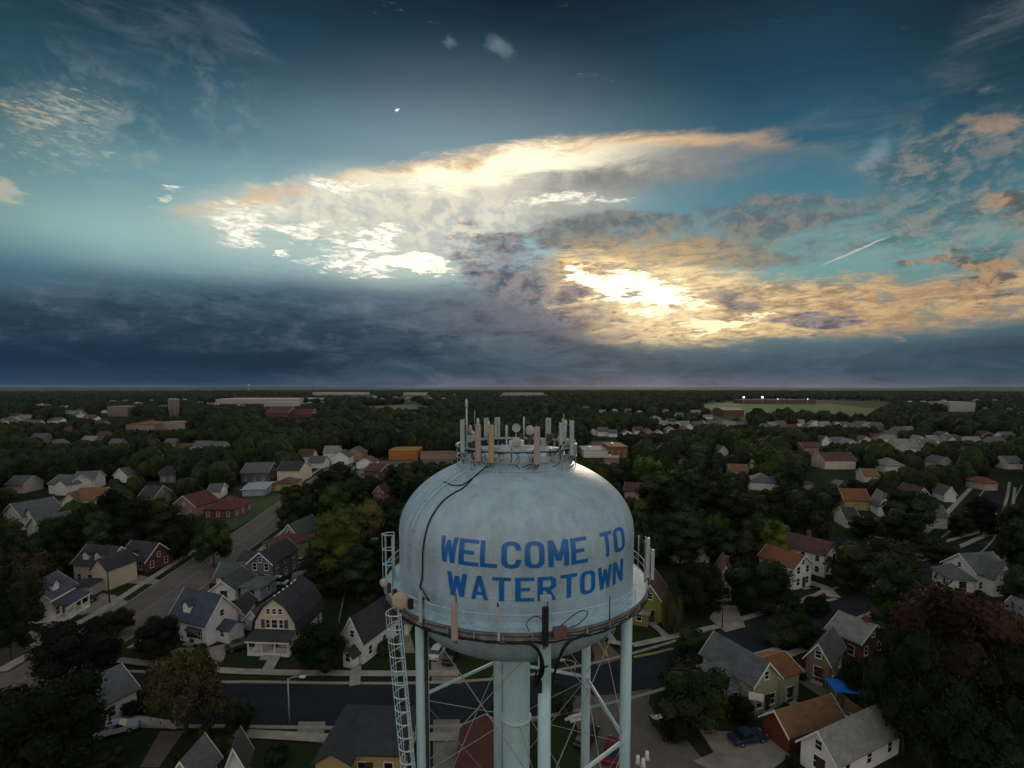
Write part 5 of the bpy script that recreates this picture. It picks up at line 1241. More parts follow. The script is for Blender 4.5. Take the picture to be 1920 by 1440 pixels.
F_DARK = foliage('leaves_dark', (.007, .012, .005), (.034, .048, .016)); F_MID = foliage('leaves_green', (.010, .018, .006), (.052, .074, .019)); F_OLV = foliage('leaves_olive', (.026, .027, .010), (.085, .078, .026))
F_LIT = foliage('leaves_bright', (.022, .042, .008), (.11, .17, .025)); F_RUS = foliage('leaves_russet', (.018, .016, .008), (.085, .048, .024)); F_PUR = foliage('leaves_purple', (.009, .009, .008), (.022, .018, .014))
BARK = mat('bark', (.06, .05, .04), .95, .3, 3, bump=.5)
def leafy(rnd, lobes, nleaf, size, hull=2, hullr=.80, droop=0.0):
    """lobes: (centre, radius). rough solid hearts inside a cloud of separate leaf clumps"""
    V = []; F = []; o = 0
    bm = bmesh.new(); bmesh.ops.create_icosphere(bm, subdivisions=hull, radius=1.0); bv = np.array([v.co[:] for v in bm.verts]); bf = [tuple(v.index for v in f.verts) for f in bm.faces]; bm.free()
    rs = np.random.RandomState(rnd.randint(0, 10 ** 6))
    for (c, r_) in lobes:
        k = bv * (hullr + rs.uniform(-.16, .12, (len(bv), 1))) * r_
        k[:, 2] *= .9; V.append(k + np.array(c)); F += [tuple(i + o for i in f) for f in bf]; o += len(bv)
        n = nleaf
        d = rs.normal(size=(n, 3)); d /= np.linalg.norm(d, axis=1)[:, None]
        d[:, 2] = np.abs(d[:, 2]) * np.where(rs.uniform(size=n) < .72, 1, -1)
        P_ = d * (r_ * rs.uniform(.78, 1.13, (n, 1))); P_[:, 2] *= .92; P_[:, 2] -= droop * rs.uniform(0, 1, n) * r_
        t = rs.normal(size=(n, 3)) * .75 + d; t /= np.linalg.norm(t, axis=1)[:, None]
        u = np.cross(t, rs.normal(size=(n, 3))); u /= np.linalg.norm(u, axis=1)[:, None]; w = np.cross(t, u)
        s_ = (size * rs.uniform(.5, 1.25, (n, 1)))
        q = np.stack([P_ - u * s_, P_ - w * s_ * .55 + t * s_ * .15, P_ + u * s_, P_ + w * s_ * .55 + t * s_ * .1], 1) + np.array(c)
        V.append(q.reshape(-1, 3)); F += [(o + 4 * i, o + 4 * i + 1, o + 4 * i + 2, o + 4 * i + 3) for i in range(n)]; o += 4 * n
    V = np.concatenate(V); return V, F
def np_mesh(name, V, F, m):
    me = bpy.data.meshes.new(name); me.from_pydata(V.tolist() if hasattr(V, 'tolist') else V, [], F); me.materials.append(m); me.update(); return me
def crown_lobes(rnd, kind):
    """unit tree: crown radius 1 wide, z from 0 (crown base) to H"""
    L_ = []
    if kind == 'round':
        L_.append(((0, 0, .85), .62))
        for i in range(15):
            a = i * 2.4 + rnd.uniform(-.3, .3); z = .25 + 1.35 * (i / 15) + rnd.uniform(-.1, .1); rr = .66 * math.sqrt(max(.08, 1 - ((z - .75) / 1.0) ** 2)) + rnd.uniform(-.08, .1)
            L_.append(((rr * math.cos(a), rr * math.sin(a), z), rnd.uniform(.26, .44)))
    elif kind == 'spread':
        L_.append(((0, 0, .6), .55))
        for i in range(17):
            a = i * 2.4 + rnd.uniform(-.4, .4); rr = rnd.uniform(.35, .82); z = .25 + rnd.uniform(.0, .95) * (1.15 - rr)
            L_.append(((rr * math.cos(a), rr * math.sin(a), z + .15), rnd.uniform(.2, .38)))
    elif kind == 'tall':
        for i in range(16):
            z = .2 + 2.4 * i / 15; rr = .55 * math.sqrt(max(.05, 1 - ((z - 1.2) / 1.55) ** 2)); a = i * 2.4
            L_.append(((rr * math.cos(a), rr * math.sin(a), z), rnd.uniform(.30, .46)))
        L_.append(((0, 0, 1.0), .6)); L_.append(((0, 0, 1.8), .5))
    elif kind == 'cone':
        for i in range(22):
            t = i / 21; z = .1 + 2.3 * t; rr = .72 * (1 - t) + .02; a = i * 2.4
            L_.append(((rr * math.cos(a), rr * math.sin(a), z), .36 * (1 - t) + .12))
        L_.append(((0, 0, .6), .62)); L_.append(((0, 0, 1.2), .42))
    elif kind == 'shrub':
        for i in range(7):
            a = i * 2.4; L_.append(((.5 * math.cos(a), .5 * math.sin(a), .35 + .2 * rnd.random()), rnd.uniform(.35, .5)))
    return L_
HGT = {'round': 1.75, 'spread': 1.25, 'tall': 2.85, 'cone': 2.55, 'shrub': .9}
CR = {}
def crown_mesh(kind, fm, lod, var):
    k = (kind, fm.name, lod, var)
    if k not in CR:
        rnd = random.Random(hash((kind, var)) % 1000 if False else (sum(map(ord, kind)) * 7 + var * 31)); lb = crown_lobes(rnd, kind)
        n, sz = ((300, .052), (130, .075), (46, .12))[lod]
        V, F = leafy(rnd, lb, n, sz, 2 if lod < 2 else 1, .80)
        CR[k] = np_mesh('crown', V, F, fm)
    return CR[k]
TRK = {}
def trunk_mesh(kind):
    if kind not in TRK:
        mb = MB().tube([(0, 0, 0), (.01, 0, .5), (0, .02, 1.0)], .055, 7, r1=.03)
        for k in range(5):
            a = k * 1.26; mb.tube([(0, 0, .6 + .05 * k), (.25 * math.cos(a), .25 * math.sin(a), .95 + .04 * k), (.5 * math.cos(a), .5 * math.sin(a), 1.2 + .05 * k)], .022, 5, r1=.008)
        TRK[kind] = mb.mesh('trunk', BARK, True)
    return TRK[kind]
TREES = []
def tree(x, y, rad_, h, kind, fm, lod, label=None, group=None, name=None, trunk=.22):
    rnd = random.Random(int(x * 13 + y * 7)); nm = name or ('conifer' if kind == 'cone' else ('shrub' if kind == 'shrub' else 'tree'))
    t = thing(nm, label or '', 'shrub' if kind == 'shrub' else 'tree', (x, y, 0), rnd.uniform(0, 6.28), group)
    base = 0.0 if kind == 'shrub' else (h * (.08 if kind == 'cone' else trunk) * .8)
    c = link('crown', crown_mesh(kind, fm, lod, rnd.randint(0, 2 if lod else 3)), t, (0, 0, base - (.1 * rad_ if kind != 'cone' else 0)))
    c.scale = (rad_ * rnd.uniform(.92, 1.08), rad_ * rnd.uniform(.92, 1.08), (h - base) / HGT[kind])
    if kind != 'shrub':
        k = link('trunk', trunk_mesh(kind), t); k.scale = (rad_ * 1.0, rad_ * 1.0, (base + (h - base) * .35))
    TREES.append((t, x, y, rad_, h, kind, fm, label))
    return t
def tree_px(cx, ytop, ybase, wpx, kind, fm, label=None, lod=None, yb=None):
    """crown centre column, top row, bottom row of the crown against the ground, full width"""
    p = at(cx, ybase); dist = p.y
    r_ = wpx / 2 / FPX * (dist * math.cos(PITCH) + 36 * math.sin(PITCH))
    p = p + Vector((p.x, p.y, 0)).normalized() * r_ * .75          # the row marks the near edge of the crown foot
    h = max(ZT(ytop, p.y), 2.0); h = min(h, r_ * 3.4 + 3)
    l_ = lod if lod is not None else (0 if p.y < 130 else (1 if p.y < 230 else 2))
    return tree(p.x, p.y, r_, h, kind, fm, l_, label)
NEAR = [
 (95, 1262, 1500, 215, 'round', F_DARK, 'largest dark tree, filling the bottom left corner'), (15, 1310, 1490, 130, 'round', F_DARK, None), (150, 1166, 1300, 150, 'round', F_PUR, 'broad near-black tree beside the crossing at the lower left'),
 (222, 1143, 1200, 58, 'round', F_PUR, None), (300, 1158, 1246, 76, 'round', F_PUR, 'dark round tree in front of the slate blue roofed house'), (352, 1226, 1418, 185, 'spread', F_OLV, 'wide olive willow-like tree over the dark cross street'),
 (602, 1168, 1278, 92, 'round', F_DARK, 'dark tree between the gambrel house and the narrow white house'), (402, 976, 1072, 66, 'round', F_MID, 'round tree standing at the avenue kerb'), (690, 1128, 1138, 30, 'shrub', F_DARK, None),
 (632, 960, 1128, 118, 'tall', F_LIT, 'tall bright green topped tree left of the tank'), (600, 1020, 1132, 90, 'tall', F_DARK, None), (672, 1018, 1136, 96, 'tall', F_DARK, None), (705, 1000, 1090, 70, 'tall', F_DARK, None), (560, 905, 960, 60, 'round', F_MID, None), (618, 880, 965, 84, 'tall', F_DARK, None), (665, 915, 985, 70, 'tall', F_DARK, None),
 (215, 915, 1042, 62, 'tall', F_DARK, None), (262, 930, 1050, 92, 'tall', F_DARK, None), (318, 945, 1055, 80, 'tall', F_DARK, None), (345, 985, 1058, 50, 'round', F_DARK, None), (228, 985, 1040, 70, 'round', F_DARK, None), (118, 965, 1060, 86, 'round', F_MID, None),
 (75, 1000, 1085, 80, 'round', F_DARK, None), (30, 1060, 1215, 92, 'round', F_DARK, 'dark tree at the left edge beside the blue porched house'), (110, 1035, 1092, 70, 'round', F_MID, None), (10, 1030, 1100, 70, 'round', F_DARK, None), (170, 1018, 1052, 60, 'round', F_DARK, None),
 (22, 1100, 1250, 80, 'round', F_MID, None), (735, 870, 935, 50, 'cone', F_DARK, 'slim dark conifer left of the tank shoulder'), (722, 930, 1000, 60, 'round', F_DARK, None), (770, 868, 905, 60, 'round', F_MID, None), (745, 955, 1030, 60, 'round', F_MID, None),
 (1313, 1052, 1166, 96, 'round', F_DARK, 'dark round tree between the yellow green house and dark red roof'), (1420, 1048, 1162, 112, 'round', F_DARK, 'dark round tree in front of the orange roofed house'), (1482, 1106, 1226, 92, 'cone', F_DARK, 'dark pointed tree standing by the cross street'),
 (1312, 1180, 1262, 108, 'round', F_MID, None), (1298, 1236, 1398, 140, 'round', F_MID, 'big rounded tree beside the gravel car park'), (1386, 1308, 1362, 54, 'round', F_DARK, None), (1262, 1340, 1400, 60, 'shrub', F_DARK, None), (1640, 1008, 1130, 165, 'round', F_DARK, 'wide dark tree between the long white house and the crossing'),
 (1590, 1040, 1120, 70, 'round', F_DARK, None), (1772, 1096, 1420, 250, 'round', F_RUS, 'huge tree turning red and brown at the right'), (1690, 1150, 1440, 120, 'round', F_DARK, None), (1860, 1200, 1450, 140, 'round', F_DARK, None), (1740, 1260, 1480, 160, 'round', F_DARK, None), (1650, 1240, 1400, 80, 'round', F_DARK, None), (1830, 1330, 1500, 130, 'round', F_DARK, None),
 (1545, 1180, 1230, 50, 'round', F_DARK, None), (1380, 1218, 1240, 40, 'shrub', F_DARK, None), (1260, 1110, 1195, 44, 'shrub', F_OLV, None), (1530, 1120, 1160, 50, 'round', F_DARK, None), (1600, 1232, 1330, 60, 'round', F_DARK, None), (1550, 1320, 1352, 36, 'shrub', F_MID, None),
 (1230, 880, 985, 90, 'tall', F_MID, None), (1195, 940, 1010, 60, 'round', F_DARK, None), (1218, 985, 1066, 80, 'round', F_DARK, None), (1275, 960, 1070, 90, 'tall', F_DARK, None), (1330, 900, 1000, 84, 'tall', F_MID, None), (1380, 925, 1020, 90, 'tall', F_DARK, None), (1345, 985, 1060, 86, 'round', F_DARK, None), (1430, 960, 1045, 86, 'round', F_DARK, None),
 (1440, 838, 890, 58, 'round', F_LIT, 'pale green round tree beside the white gabled house'), (1480, 870, 930, 60, 'round', F_DARK, None), (1510, 950, 1020, 76, 'round', F_DARK, None), (1470, 1000, 1050, 70, 'round', F_MID, None), (1395, 1010, 1060, 60, 'round', F_DARK, None), (1530, 1000, 1022, 40, 'shrub', F_DARK, None),
 (1700, 915, 1000, 90, 'round', F_DARK, None), (1760, 1010, 1060, 80, 'round', F_DARK, None), (1690, 960, 1035, 80, 'round', F_DARK, None), (1838, 930, 1010, 70, 'tall', F_DARK, None), (1905, 940, 1045, 60, 'round', F_DARK, None), (1912, 1060, 1150, 60, 'round', F_DARK, None), (1800, 965, 1012, 44, 'round', F_DARK, None), (1610, 900, 940, 60, 'round', F_DARK, None), (1620, 968, 1012, 60, 'round', F_DARK, None),
 (1052, 1290, 1352, 48, 'round', F_DARK, None), (935, 1310, 1352, 30, 'round', F_DARK, None), (448, 1310, 1400, 60, 'round', F_DARK, None), (420, 1385, 1450, 50, 'round', F_DARK, None), (260, 1300, 1345, 80, 'shrub', F_PUR, None), (205, 1400, 1452, 60, 'round', F_DARK, None), (360, 1400, 1450, 60, 'shrub', F_DARK, None), (520, 1400, 1440, 46, 'shrub', F_DARK, None), (725, 1200, 1232, 44, 'shrub', F_DARK, None), (385, 1370, 1390, 26, 'shrub', F_OLV, None)]
for cx, yt, yb, wpx, kd, fm, lb in NEAR: tree_px(cx, yt, yb, wpx, kd, fm, lb)
def fill_ok(px, pyb, x, y, r_, h):
    for a, c_, b, d_, dist in PROTECT:
        if y < dist + 2:
            u, v, dd = proj((x, y, 0)); u2, v2, d2 = proj((x, y, h * 1.08)); hw_ = r_ * 1.05 * FPX / dd
            if u + hw_ > a and u - hw_ < b and v2 < d_ and v > c_: return False
    for nm, c_, rr in HOUSES:
        if abs(c_.x - x) < rr + r_ * .7 and abs(c_.y - y) < rr * .9 + r_ * .5 and math.hypot(c_.x - x, c_.y - y) < rr * .85 + r_ * .5: return False
    return True
ROADS = [(AVE, 8.5), (CRS, 8), (ST3, 7), (smoothline([at(1528, 934), at(1548, 918), at(1574, 900)]), 9), (smoothline([at(75, 970), at(110, 952), at(140, 932)]), 8), (smoothline([at(655, 900), at(690, 876), at(706, 868)]), 12), (smoothline([at(1872, 1000), at(1885, 940), at(1898, 900)]), 6)]
CLEAR = [[(724, 880), (560, 876), (560, 862), (860, 856), (860, 882)], [(1290, 760), (1420, 748), (1660, 752), (1690, 770), (1630, 797), (1420, 792), (1330, 784)], [(670, 762), (780, 756), (832, 768), (780, 788), (680, 786)], [(1088, 846), (1108, 826), (1152, 826), (1176, 846), (1172, 880), (1100, 880)],
    [(448, 944), (505, 918), (545, 926), (500, 970), (400, 1004)], [(590, 1130), (720, 1130), (730, 1200), (640, 1150)], [(1180, 1160), (1270, 1160), (1270, 1220), (1180, 1220)], [(1100, 1180), (1600, 1110), (1620, 1230), (1480, 1450), (1100, 1450)], [(90, 1090), (740, 1090), (740, 1450), (0, 1450), (0, 1250)], [(400, 1000), (720, 1130), (300, 1130)], [(1610, 1010), (1860, 1000), (1880, 1110), (1660, 1110)], [(1060, 1000), (1180, 1000), (1180, 1100), (1060, 1100)], [(560, 930), (590, 930), (440, 1110), (300, 1110)], [(1500, 1110), (1610, 1100), (1640, 1180), (1480, 1240)]]
def inpoly(x, y, P_):
    c_ = False; j = len(P_) - 1
    for i in range(len(P_)):
        if (P_[i][1] > y) != (P_[j][1] > y) and x < (P_[j][0] - P_[i][0]) * (y - P_[i][1]) / (P_[j][1] - P_[i][1]) + P_[i][0]: c_ = not c_
        j = i
    return c_
def road_clear(x, y, r_):
    for pts, w in ROADS:
        for a, b in zip(pts, pts[1:]):
            if abs(a.x - x) > 60 or abs(a.y - y) > 60: continue
            ab = b - a; t = max(0, min(1, ((x - a.x) * ab.x + (y - a.y) * ab.y) / max(ab.length_squared, 1e-6)))
            if math.hypot(a.x + ab.x * t - x, a.y + ab.y * t - y) < w + r_ * .55: return False
    return True
def candidate(rn, d0, d1):
    d = math.sqrt(rn.uniform(d0 * d0, d1 * d1)); a = R(rn.uniform(-49, 49)); return d * math.sin(a), d * math.cos(a)
rn = random.Random(1234)
placed = [(x, y, r_) for (_, x, y, r_, *_r) in TREES]
cnt = len(TREES); tries = 0
GRID = {}
def gput(x, y, r_):
    GRID.setdefault((int(x // 20), int(y // 20)), []).append((x, y, r_))
def gfree(x, y, r_, k=.72):
    i, j = int(x // 20), int(y // 20)
    for a in (-1, 0, 1):
        for b in (-1, 0, 1):
            for (X, Y, Rr) in GRID.get((i + a, j + b), ()):
                if (X - x) ** 2 + (Y - y) ** 2 < ((r_ + Rr) * k) ** 2: return False
    return True
for q in placed: gput(*q)
while cnt < 298 and tries < 40000:
    tries += 1
    x, y = candidate(rn, 70, 215)
    r_ = rn.uniform(3.6, 6.6); h = r_ * rn.uniform(1.7, 2.3) + 2; kd = rn.choices(['round', 'tall', 'cone', 'spread'], [6, 3, .6, 1])[0]
    if kd == 'tall': r_ *= .85; h *= 1.15
    if kd == 'cone': r_ *= .6
    u, v, dd = proj((x, y, 0))
    if any(inpoly(u, v, c_) for c_ in CLEAR) or not road_clear(x, y, r_) or not gfree(x, y, r_) or not fill_ok(u, v, x, y, r_, h): continue
    fm = rn.choices([F_DARK, F_MID, F_OLV, F_LIT, F_RUS], [5, 6, 1.2, .5, .5])[0]
    tree(x, y, r_, h, kd, fm, 1 if y < 170 else 2); gput(x, y, r_); cnt += 1
# the rest of the woodland: one mass of tree-sized clumps out to the skyline
def woods(name, d0, d1, n, rmin, rmax, nleaf, hull, lsz, seed, kk, kill=.0):
    rs = np.random.RandomState(seed); rn = random.Random(seed)
    bm = bmesh.new(); bmesh.ops.create_icosphere(bm, subdivisions=hull, radius=1.0); bv = np.array([v.co[:] for v in bm.verts]); bf = np.array([[v.index for v in f.verts] for f in bm.faces]); bm.free()
    protos = []
    for k in range(6):
        V = [bv * (1 + rs.uniform(-.22, .18, (len(bv), 1))) * [.86, .86, 1.0]]; F = [bf]
        if nleaf:
            d = rs.normal(size=(nleaf, 3)); d /= np.linalg.norm(d, axis=1)[:, None]; d[:, 2] = np.abs(d[:, 2]) - .25
            P_ = d * rs.uniform(.82, 1.14, (nleaf, 1)); t = d + rs.normal(size=(nleaf, 3)) * .7; u = np.cross(t, rs.normal(size=(nleaf, 3))); u /= np.linalg.norm(u, axis=1)[:, None]; t /= np.linalg.norm(t, axis=1)[:, None]; w = np.cross(t, u); s_ = lsz * rs.uniform(.6, 1.3, (nleaf, 1))
            V.append(np.stack([P_ - u * s_, P_ + u * s_, P_ + w * s_ * 1.2], 1).reshape(-1, 3)); F.append(np.arange(3 * nleaf).reshape(-1, 3) + len(bv))
        protos.append((np.concatenate(V), np.concatenate(F)))
    VV = []; FF = []; o = 0; c = 0; tries = 0
    while c < n and tries < n * 12:
        tries += 1; x, y = candidate(rn, d0, d1)
        if y < d0 * .6: continue
        r_ = rn.uniform(rmin, rmax); h = min(r_ * rn.uniform(1.7, 2.4) + 1.5, rn.uniform(13, 19)); u, v, dd = proj((x, y, 0))
        if math.sin(x * .011 + 1) * math.sin(y * .007 + x * .003) < -.97 + kill: continue
        if any(inpoly(u, v, c_) for c_ in CLEAR[:5]) or (y < 420 and not road_clear(x, y, r_)) or not gfree(x, y, r_, kk) or not fill_ok(u, v, x, y, r_, h): continue
        gput(x, y, r_); V, F = protos[c % 6]; a = rn.uniform(0, 6.28); ca, sa = math.cos(a), math.sin(a)
        Q_ = np.empty_like(V); Q_[:, 0] = (V[:, 0] * ca - V[:, 1] * sa) * r_ + x; Q_[:, 1] = (V[:, 0] * sa + V[:, 1] * ca) * r_ + y; Q_[:, 2] = (V[:, 2] * .5 + .52) * h
        VV.append(Q_); FF.append(F + o); o += len(V); c += 1
    VV = np.concatenate(VV); FF = np.concatenate(FF)
    me = bpy.data.meshes.new(name); me.vertices.add(len(VV)); me.vertices.foreach_set('co', VV.ravel()); me.loops.add(FF.size); me.loops.foreach_set('vertex_index', FF.ravel().astype(np.int32))
    me.polygons.add(len(FF)); me.polygons.foreach_set('loop_start', np.arange(0, FF.size, 3, dtype=np.int32)); me.polygons.foreach_set('loop_total', np.full(len(FF), 3, np.int32)); me.update(calc_edges=True)
    me.materials.append(WOODM); o_ = link(name, me); tag(o_, kind='stuff'); print(name, c, len(FF)); return o_
def woodmat():
    m, nt, bs = _nt('woodland_leaves'); L = nt.links; N = nt.nodes.new
    ge = N('ShaderNodeNewGeometry'); out = []
    for sc, det in ((.035, 3), (.5, 5)):
        n = N('ShaderNodeTexNoise'); n.inputs['Scale'].default_value = sc * 1.4; n.inputs['Detail'].default_value = det; n.inputs['Roughness'].default_value = .7; L.new(ge.outputs['Position'], n.inputs['Vector']); out.append(n.outputs['Fac'])
    r1 = N('ShaderNodeMapRange'); r1.inputs[1].default_value = .35; r1.inputs[2].default_value = .68; L.new(out[0], r1.inputs[0])
    r2 = N('ShaderNodeMapRange'); r2.inputs[1].default_value = .3; r2.inputs[2].default_value = .7; r2.inputs[3].default_value = .40; r2.inputs[4].default_value = 1.9; L.new(out[1], r2.inputs[0])
    mx_ = N('ShaderNodeMix'); mx_.data_type = 'RGBA'; L.new(r1.outputs[0], mx_.inputs[0]); mx_.inputs[6].default_value = (.006, .010, .004, 1); mx_.inputs[7].default_value = (.030, .041, .012, 1)
    hs = N('ShaderNodeHueSaturation'); L.new(mx_.outputs[2], hs.inputs['Color']); L.new(r2.outputs[0], hs.inputs['Value']); L.new(hs.outputs[0], bs.inputs['Base Color']); bs.inputs['Roughness'].default_value = .9; bs.inputs['Specular IOR Level'].default_value = .1
    return m
WOODM = woodmat()
woods('woodland', 175, 520, 3800, 2.8, 7.6, 110, 2, .17, 5, .60)
woods('woodland', 520, 1300, 7500, 3.5, 9.5, 34, 2, .24, 6, .62, .04)
woods('woodland', 1300, 4300, 11000, 8, 17, 10, 1, .34, 7, .62, .12)
# foundation shrubs at the front corners of the near houses
rn = random.Random(55)
for o_ in [o for o in COL.objects if o.parent is None and o.get('category') in ('house', 'bungalow') and o.location.y < 125]:
    wl = [c for c in o_.children if c.name.startswith('wall')][0]; hw2 = max(v.co.x for v in wl.data.vertices); sh_ = [h_[0] for h_ in HOUSES if h_[0] and (h_[1] - o_.location).length < 9]
    for sd, nm_ in ((-1, 'left'), (1, 'right')):
        if not sh_ or rn.random() < .35: continue
        q = o_.matrix_basis @ Vector((sd * (hw2 + .2), -1.1, 0))
        if not road_clear(q.x, q.y, -2): continue
        tree(q.x, q.y, rn.uniform(.55, .95), rn.uniform(.8, 1.5), 'shrub', rn.choice([F_DARK, F_MID, F_MID]), 1, f'small clipped shrub at the {nm_} front corner of {sh_[0]}')
# labels for the trees that have none: nearest named neighbour and side
fname = {F_DARK.name: 'dark', F_MID.name: 'green', F_OLV.name: 'olive', F_LIT.name: 'bright green', F_RUS.name: 'russet', F_PUR.name: 'purplish dark'}
kname = {'round': 'round-crowned tree', 'tall': 'tall tree', 'cone': 'pointed conifer', 'spread': 'spreading tree', 'shrub': 'low shrub'}
named = [(n_, c_, r_) for n_, c_, r_ in HOUSES if n_]
used = {}; todo = []
for (t, x, y, r_, h, kd, fm, lb) in TREES:
    if lb: used.setdefault(lb, []).append(t); continue
    n_, c_, rr = min(named, key=lambda q: math.hypot(q[1].x - x, q[1].y - y))
    dx_, dy_ = x - c_.x, y - c_.y; ang_ = math.degrees(math.atan2(dx_, dy_))
    side = 'behind' if abs(ang_) < 35 else ('in front of' if abs(ang_) > 145 else ('right of' if ang_ > 0 else 'left of'))
    if 'behind' in n_ and side == 'behind': side = 'beyond'
    dd = math.hypot(dx_, dy_) - rr - r_
    far_ = 'just ' if dd < 4 else ''
    if y > 150: todo.append((t, f'{fname[fm.name]} {kname[kd]} in the wood near {n_}', kd)); continue
    lab = f'{fname[fm.name]} {kname[kd]} {far_}{side} {n_}'
    todo.append((t, lab, kd))
byl = {}
for t, lab, kd in todo: byl.setdefault(lab, []).append(t)
for lab, ts in byl.items():
    if len(ts) == 2:
        a, b = sorted(ts, key=lambda q: q.location.x); d_ = abs(a.location.x - b.location.x) > abs(a.location.y - b.location.y) * .4
        if d_: a['label'] = 'left ' + lab; b['label'] = 'right ' + lab
        else:
            a, b = sorted(ts, key=lambda q: q.location.y); a['label'] = 'nearer ' + lab; b['label'] = 'farther ' + lab
    else:
        for t in ts: t['label'] = lab
        if len(ts) > 2:
            for t in ts: t['group'] = lab.replace(' tree', ' trees', 1) if 'tree' in lab else lab
for (t, x, y, r_, h, kd, fm, lb) in TREES:
    if 'group' not in t: t['group'] = 'shrubs in the yards' if kd == 'shrub' else ('trees of the near streets' if y < 190 else 'trees of the middle wood')

# ------------------------------------------------------------------ vehicles
TYRE = mat('tyre', (.02, .02, .02), .9, .1, 3); HUB = mat('wheel_rim', (.3, .3, .3), .4, .1, 3, metal=.6); LAMPW = mat('headlight', (.5, .5, .48), .2, .05, 2, spec=.8); LAMPR = mat('tail_light', (.2, .01, .01), .3, .1, 2)
def paint(n, c): return mat('car_paint_' + n, c, .3, .05, 1, spec=.6)
def car(label, px, py, yaw, pnt, kind='car', name=None, cat=None, s_=1.0):
    p = at(px, py); t = thing(name or ('parked_car' if kind == 'car' else kind), label, cat or kind, (p.x, p.y, .05), R(yaw), 'cars parked round the houses')
    Lh, Wh = 2.25 * s_, .88 * s_
    if kind == 'van' or kind == 'pickup': Lh *= 1.15; Wh *= 1.08
    low = [(-Lh, .35), (-Lh, .72), (-Lh * .96, .86), (-Lh * .55, .93), (Lh * .45, .95), (Lh * .93, .78), (Lh, .62), (Lh, .35)]
    bm = MB()
    def loft(sec, hw0, hw1, mb, inset=.0):
        n = len(sec); vs = []
        for yy in (-hw0, hw0):
            for x, z in sec:
                k = 1 if z < .8 * s_ or hw1 is None else hw1 / hw0
                vs.append((x * (1 if abs(yy) < 9 else 1), yy * k, z))
        mb.add(vs, [tuple(range(n)), tuple(range(2 * n - 1, n - 1, -1))] + [(i, n + i, n + (i + 1) % n, (i + 1) % n) for i in range(n)])
    loft([(x, z * s_) for x, z in low], Wh, Wh * .93, bm)
    body = bm.build('body', pnt, t)
    if kind == 'car': cab_ = [(-Lh * .72, .90), (-Lh * .50, 1.36), (Lh * .12, 1.42), (Lh * .46, .94)]
    elif kind == 'pickup': cab_ = [(-Lh * .10, .90), (-Lh * .05, 1.55), (Lh * .25, 1.6), (Lh * .5, .94)]
    else: cab_ = [(-Lh * .97, .86), (-Lh * .94, 1.75), (Lh * .5, 1.8), (Lh * .82, .9)]
    cb = MB(); n = 4; vs = []
    for yy in (-1, 1):
        for x, z in cab_: vs.append((x, yy * Wh * (.90 if z < 1 else .74), z * s_))
    cb.add(vs, [(0, 1, 2, 3), (7, 6, 5, 4), (0, 4, 5, 1), (1, 5, 6, 2), (2, 6, 7, 3)]); cb.build('windows', M_GLASS, t)
    x1_, x2_ = cab_[1][0], cab_[2][0]; z_ = cab_[1][1] * s_
    MB().box(x1_ - .05, -Wh * .75, z_ - .02, x2_ + .05, Wh * .75, z_ + .09).build('roof', pnt, t)
    if kind == 'pickup': MB().box(-Lh * .95, -Wh * .8, .96 * s_, -Lh * .14, Wh * .8, 1.0 * s_).build('bed_cover', M_TRIM, t)
    for sx in (-.62, .62):
        for sy in (-1, 1):
            wv_ = MB().tube([(Lh * sx, sy * (Wh - .18), .33), (Lh * sx, sy * (Wh + .02), .33)], .33, 16).build('wheel', TYRE, t)
            MB().tube([(Lh * sx, sy * (Wh + .022), .33), (Lh * sx, sy * (Wh + .03), .33)], .18, 12).build('rim', HUB, wv_)
    for sy in (-1, 1):
        MB().box(Lh - .12, sy * Wh * .68 - .2, .58 * s_, Lh + .012, sy * Wh * .68 + .2, .72 * s_).build('headlight', LAMPW, t)
        MB().box(-Lh - .012, sy * Wh * .7 - .18, .60 * s_, -Lh + .1, sy * Wh * .7 + .18, .76 * s_).build('tail_light', LAMPR, t)
    return t
P_DK = paint('black', (.012, .012, .016)); P_NV = paint('navy', (.012, .02, .06)); P_SV = paint('silver', (.33, .35, .38)); P_WH = paint('white', (.55, .55, .55)); P_RD = paint('red', (.13, .008, .012)); P_BL = paint('blue', (.05, .13, .30))
car('dark blue car parked on the pale drive by the red shed', 1402, 1390, 15, P_NV); car('silver and white car in the yard at the lower left', 219, 1374, 28, P_SV); car('black car beside the gambrel house', 452, 1216, 35, P_DK); car('dark car parked before the cream garage', 160, 1128, -10, P_DK)
car('white van behind the dark grey house', 516, 1097, 2, P_WH, 'van'); car('blue pickup under the roof behind the ladder', 742, 1196, 70, P_BL, 'pickup'); car('dark car seen between the left legs of the tower', 846, 1238, 80, P_DK); car('white car left of the dark one between the tower legs', 820, 1228, 80, P_WH)
car('dark red car at the right leg of the tower', 1148, 1416, 70, P_RD); car('dark blue pickup with a white bed cover beside the gravel lane', 1562, 1352, 130, P_NV, 'pickup'); car('black car by the tree at the gravel car park', 1244, 1372, 100, P_DK)
car('dark car beside the red brick house', 345, 1022, 60, P_DK); car('white car in the yard beyond the long white house', 1622, 1002, 20, P_WH); car('white car further right in the same yard', 1650, 1018, 10, P_WH)
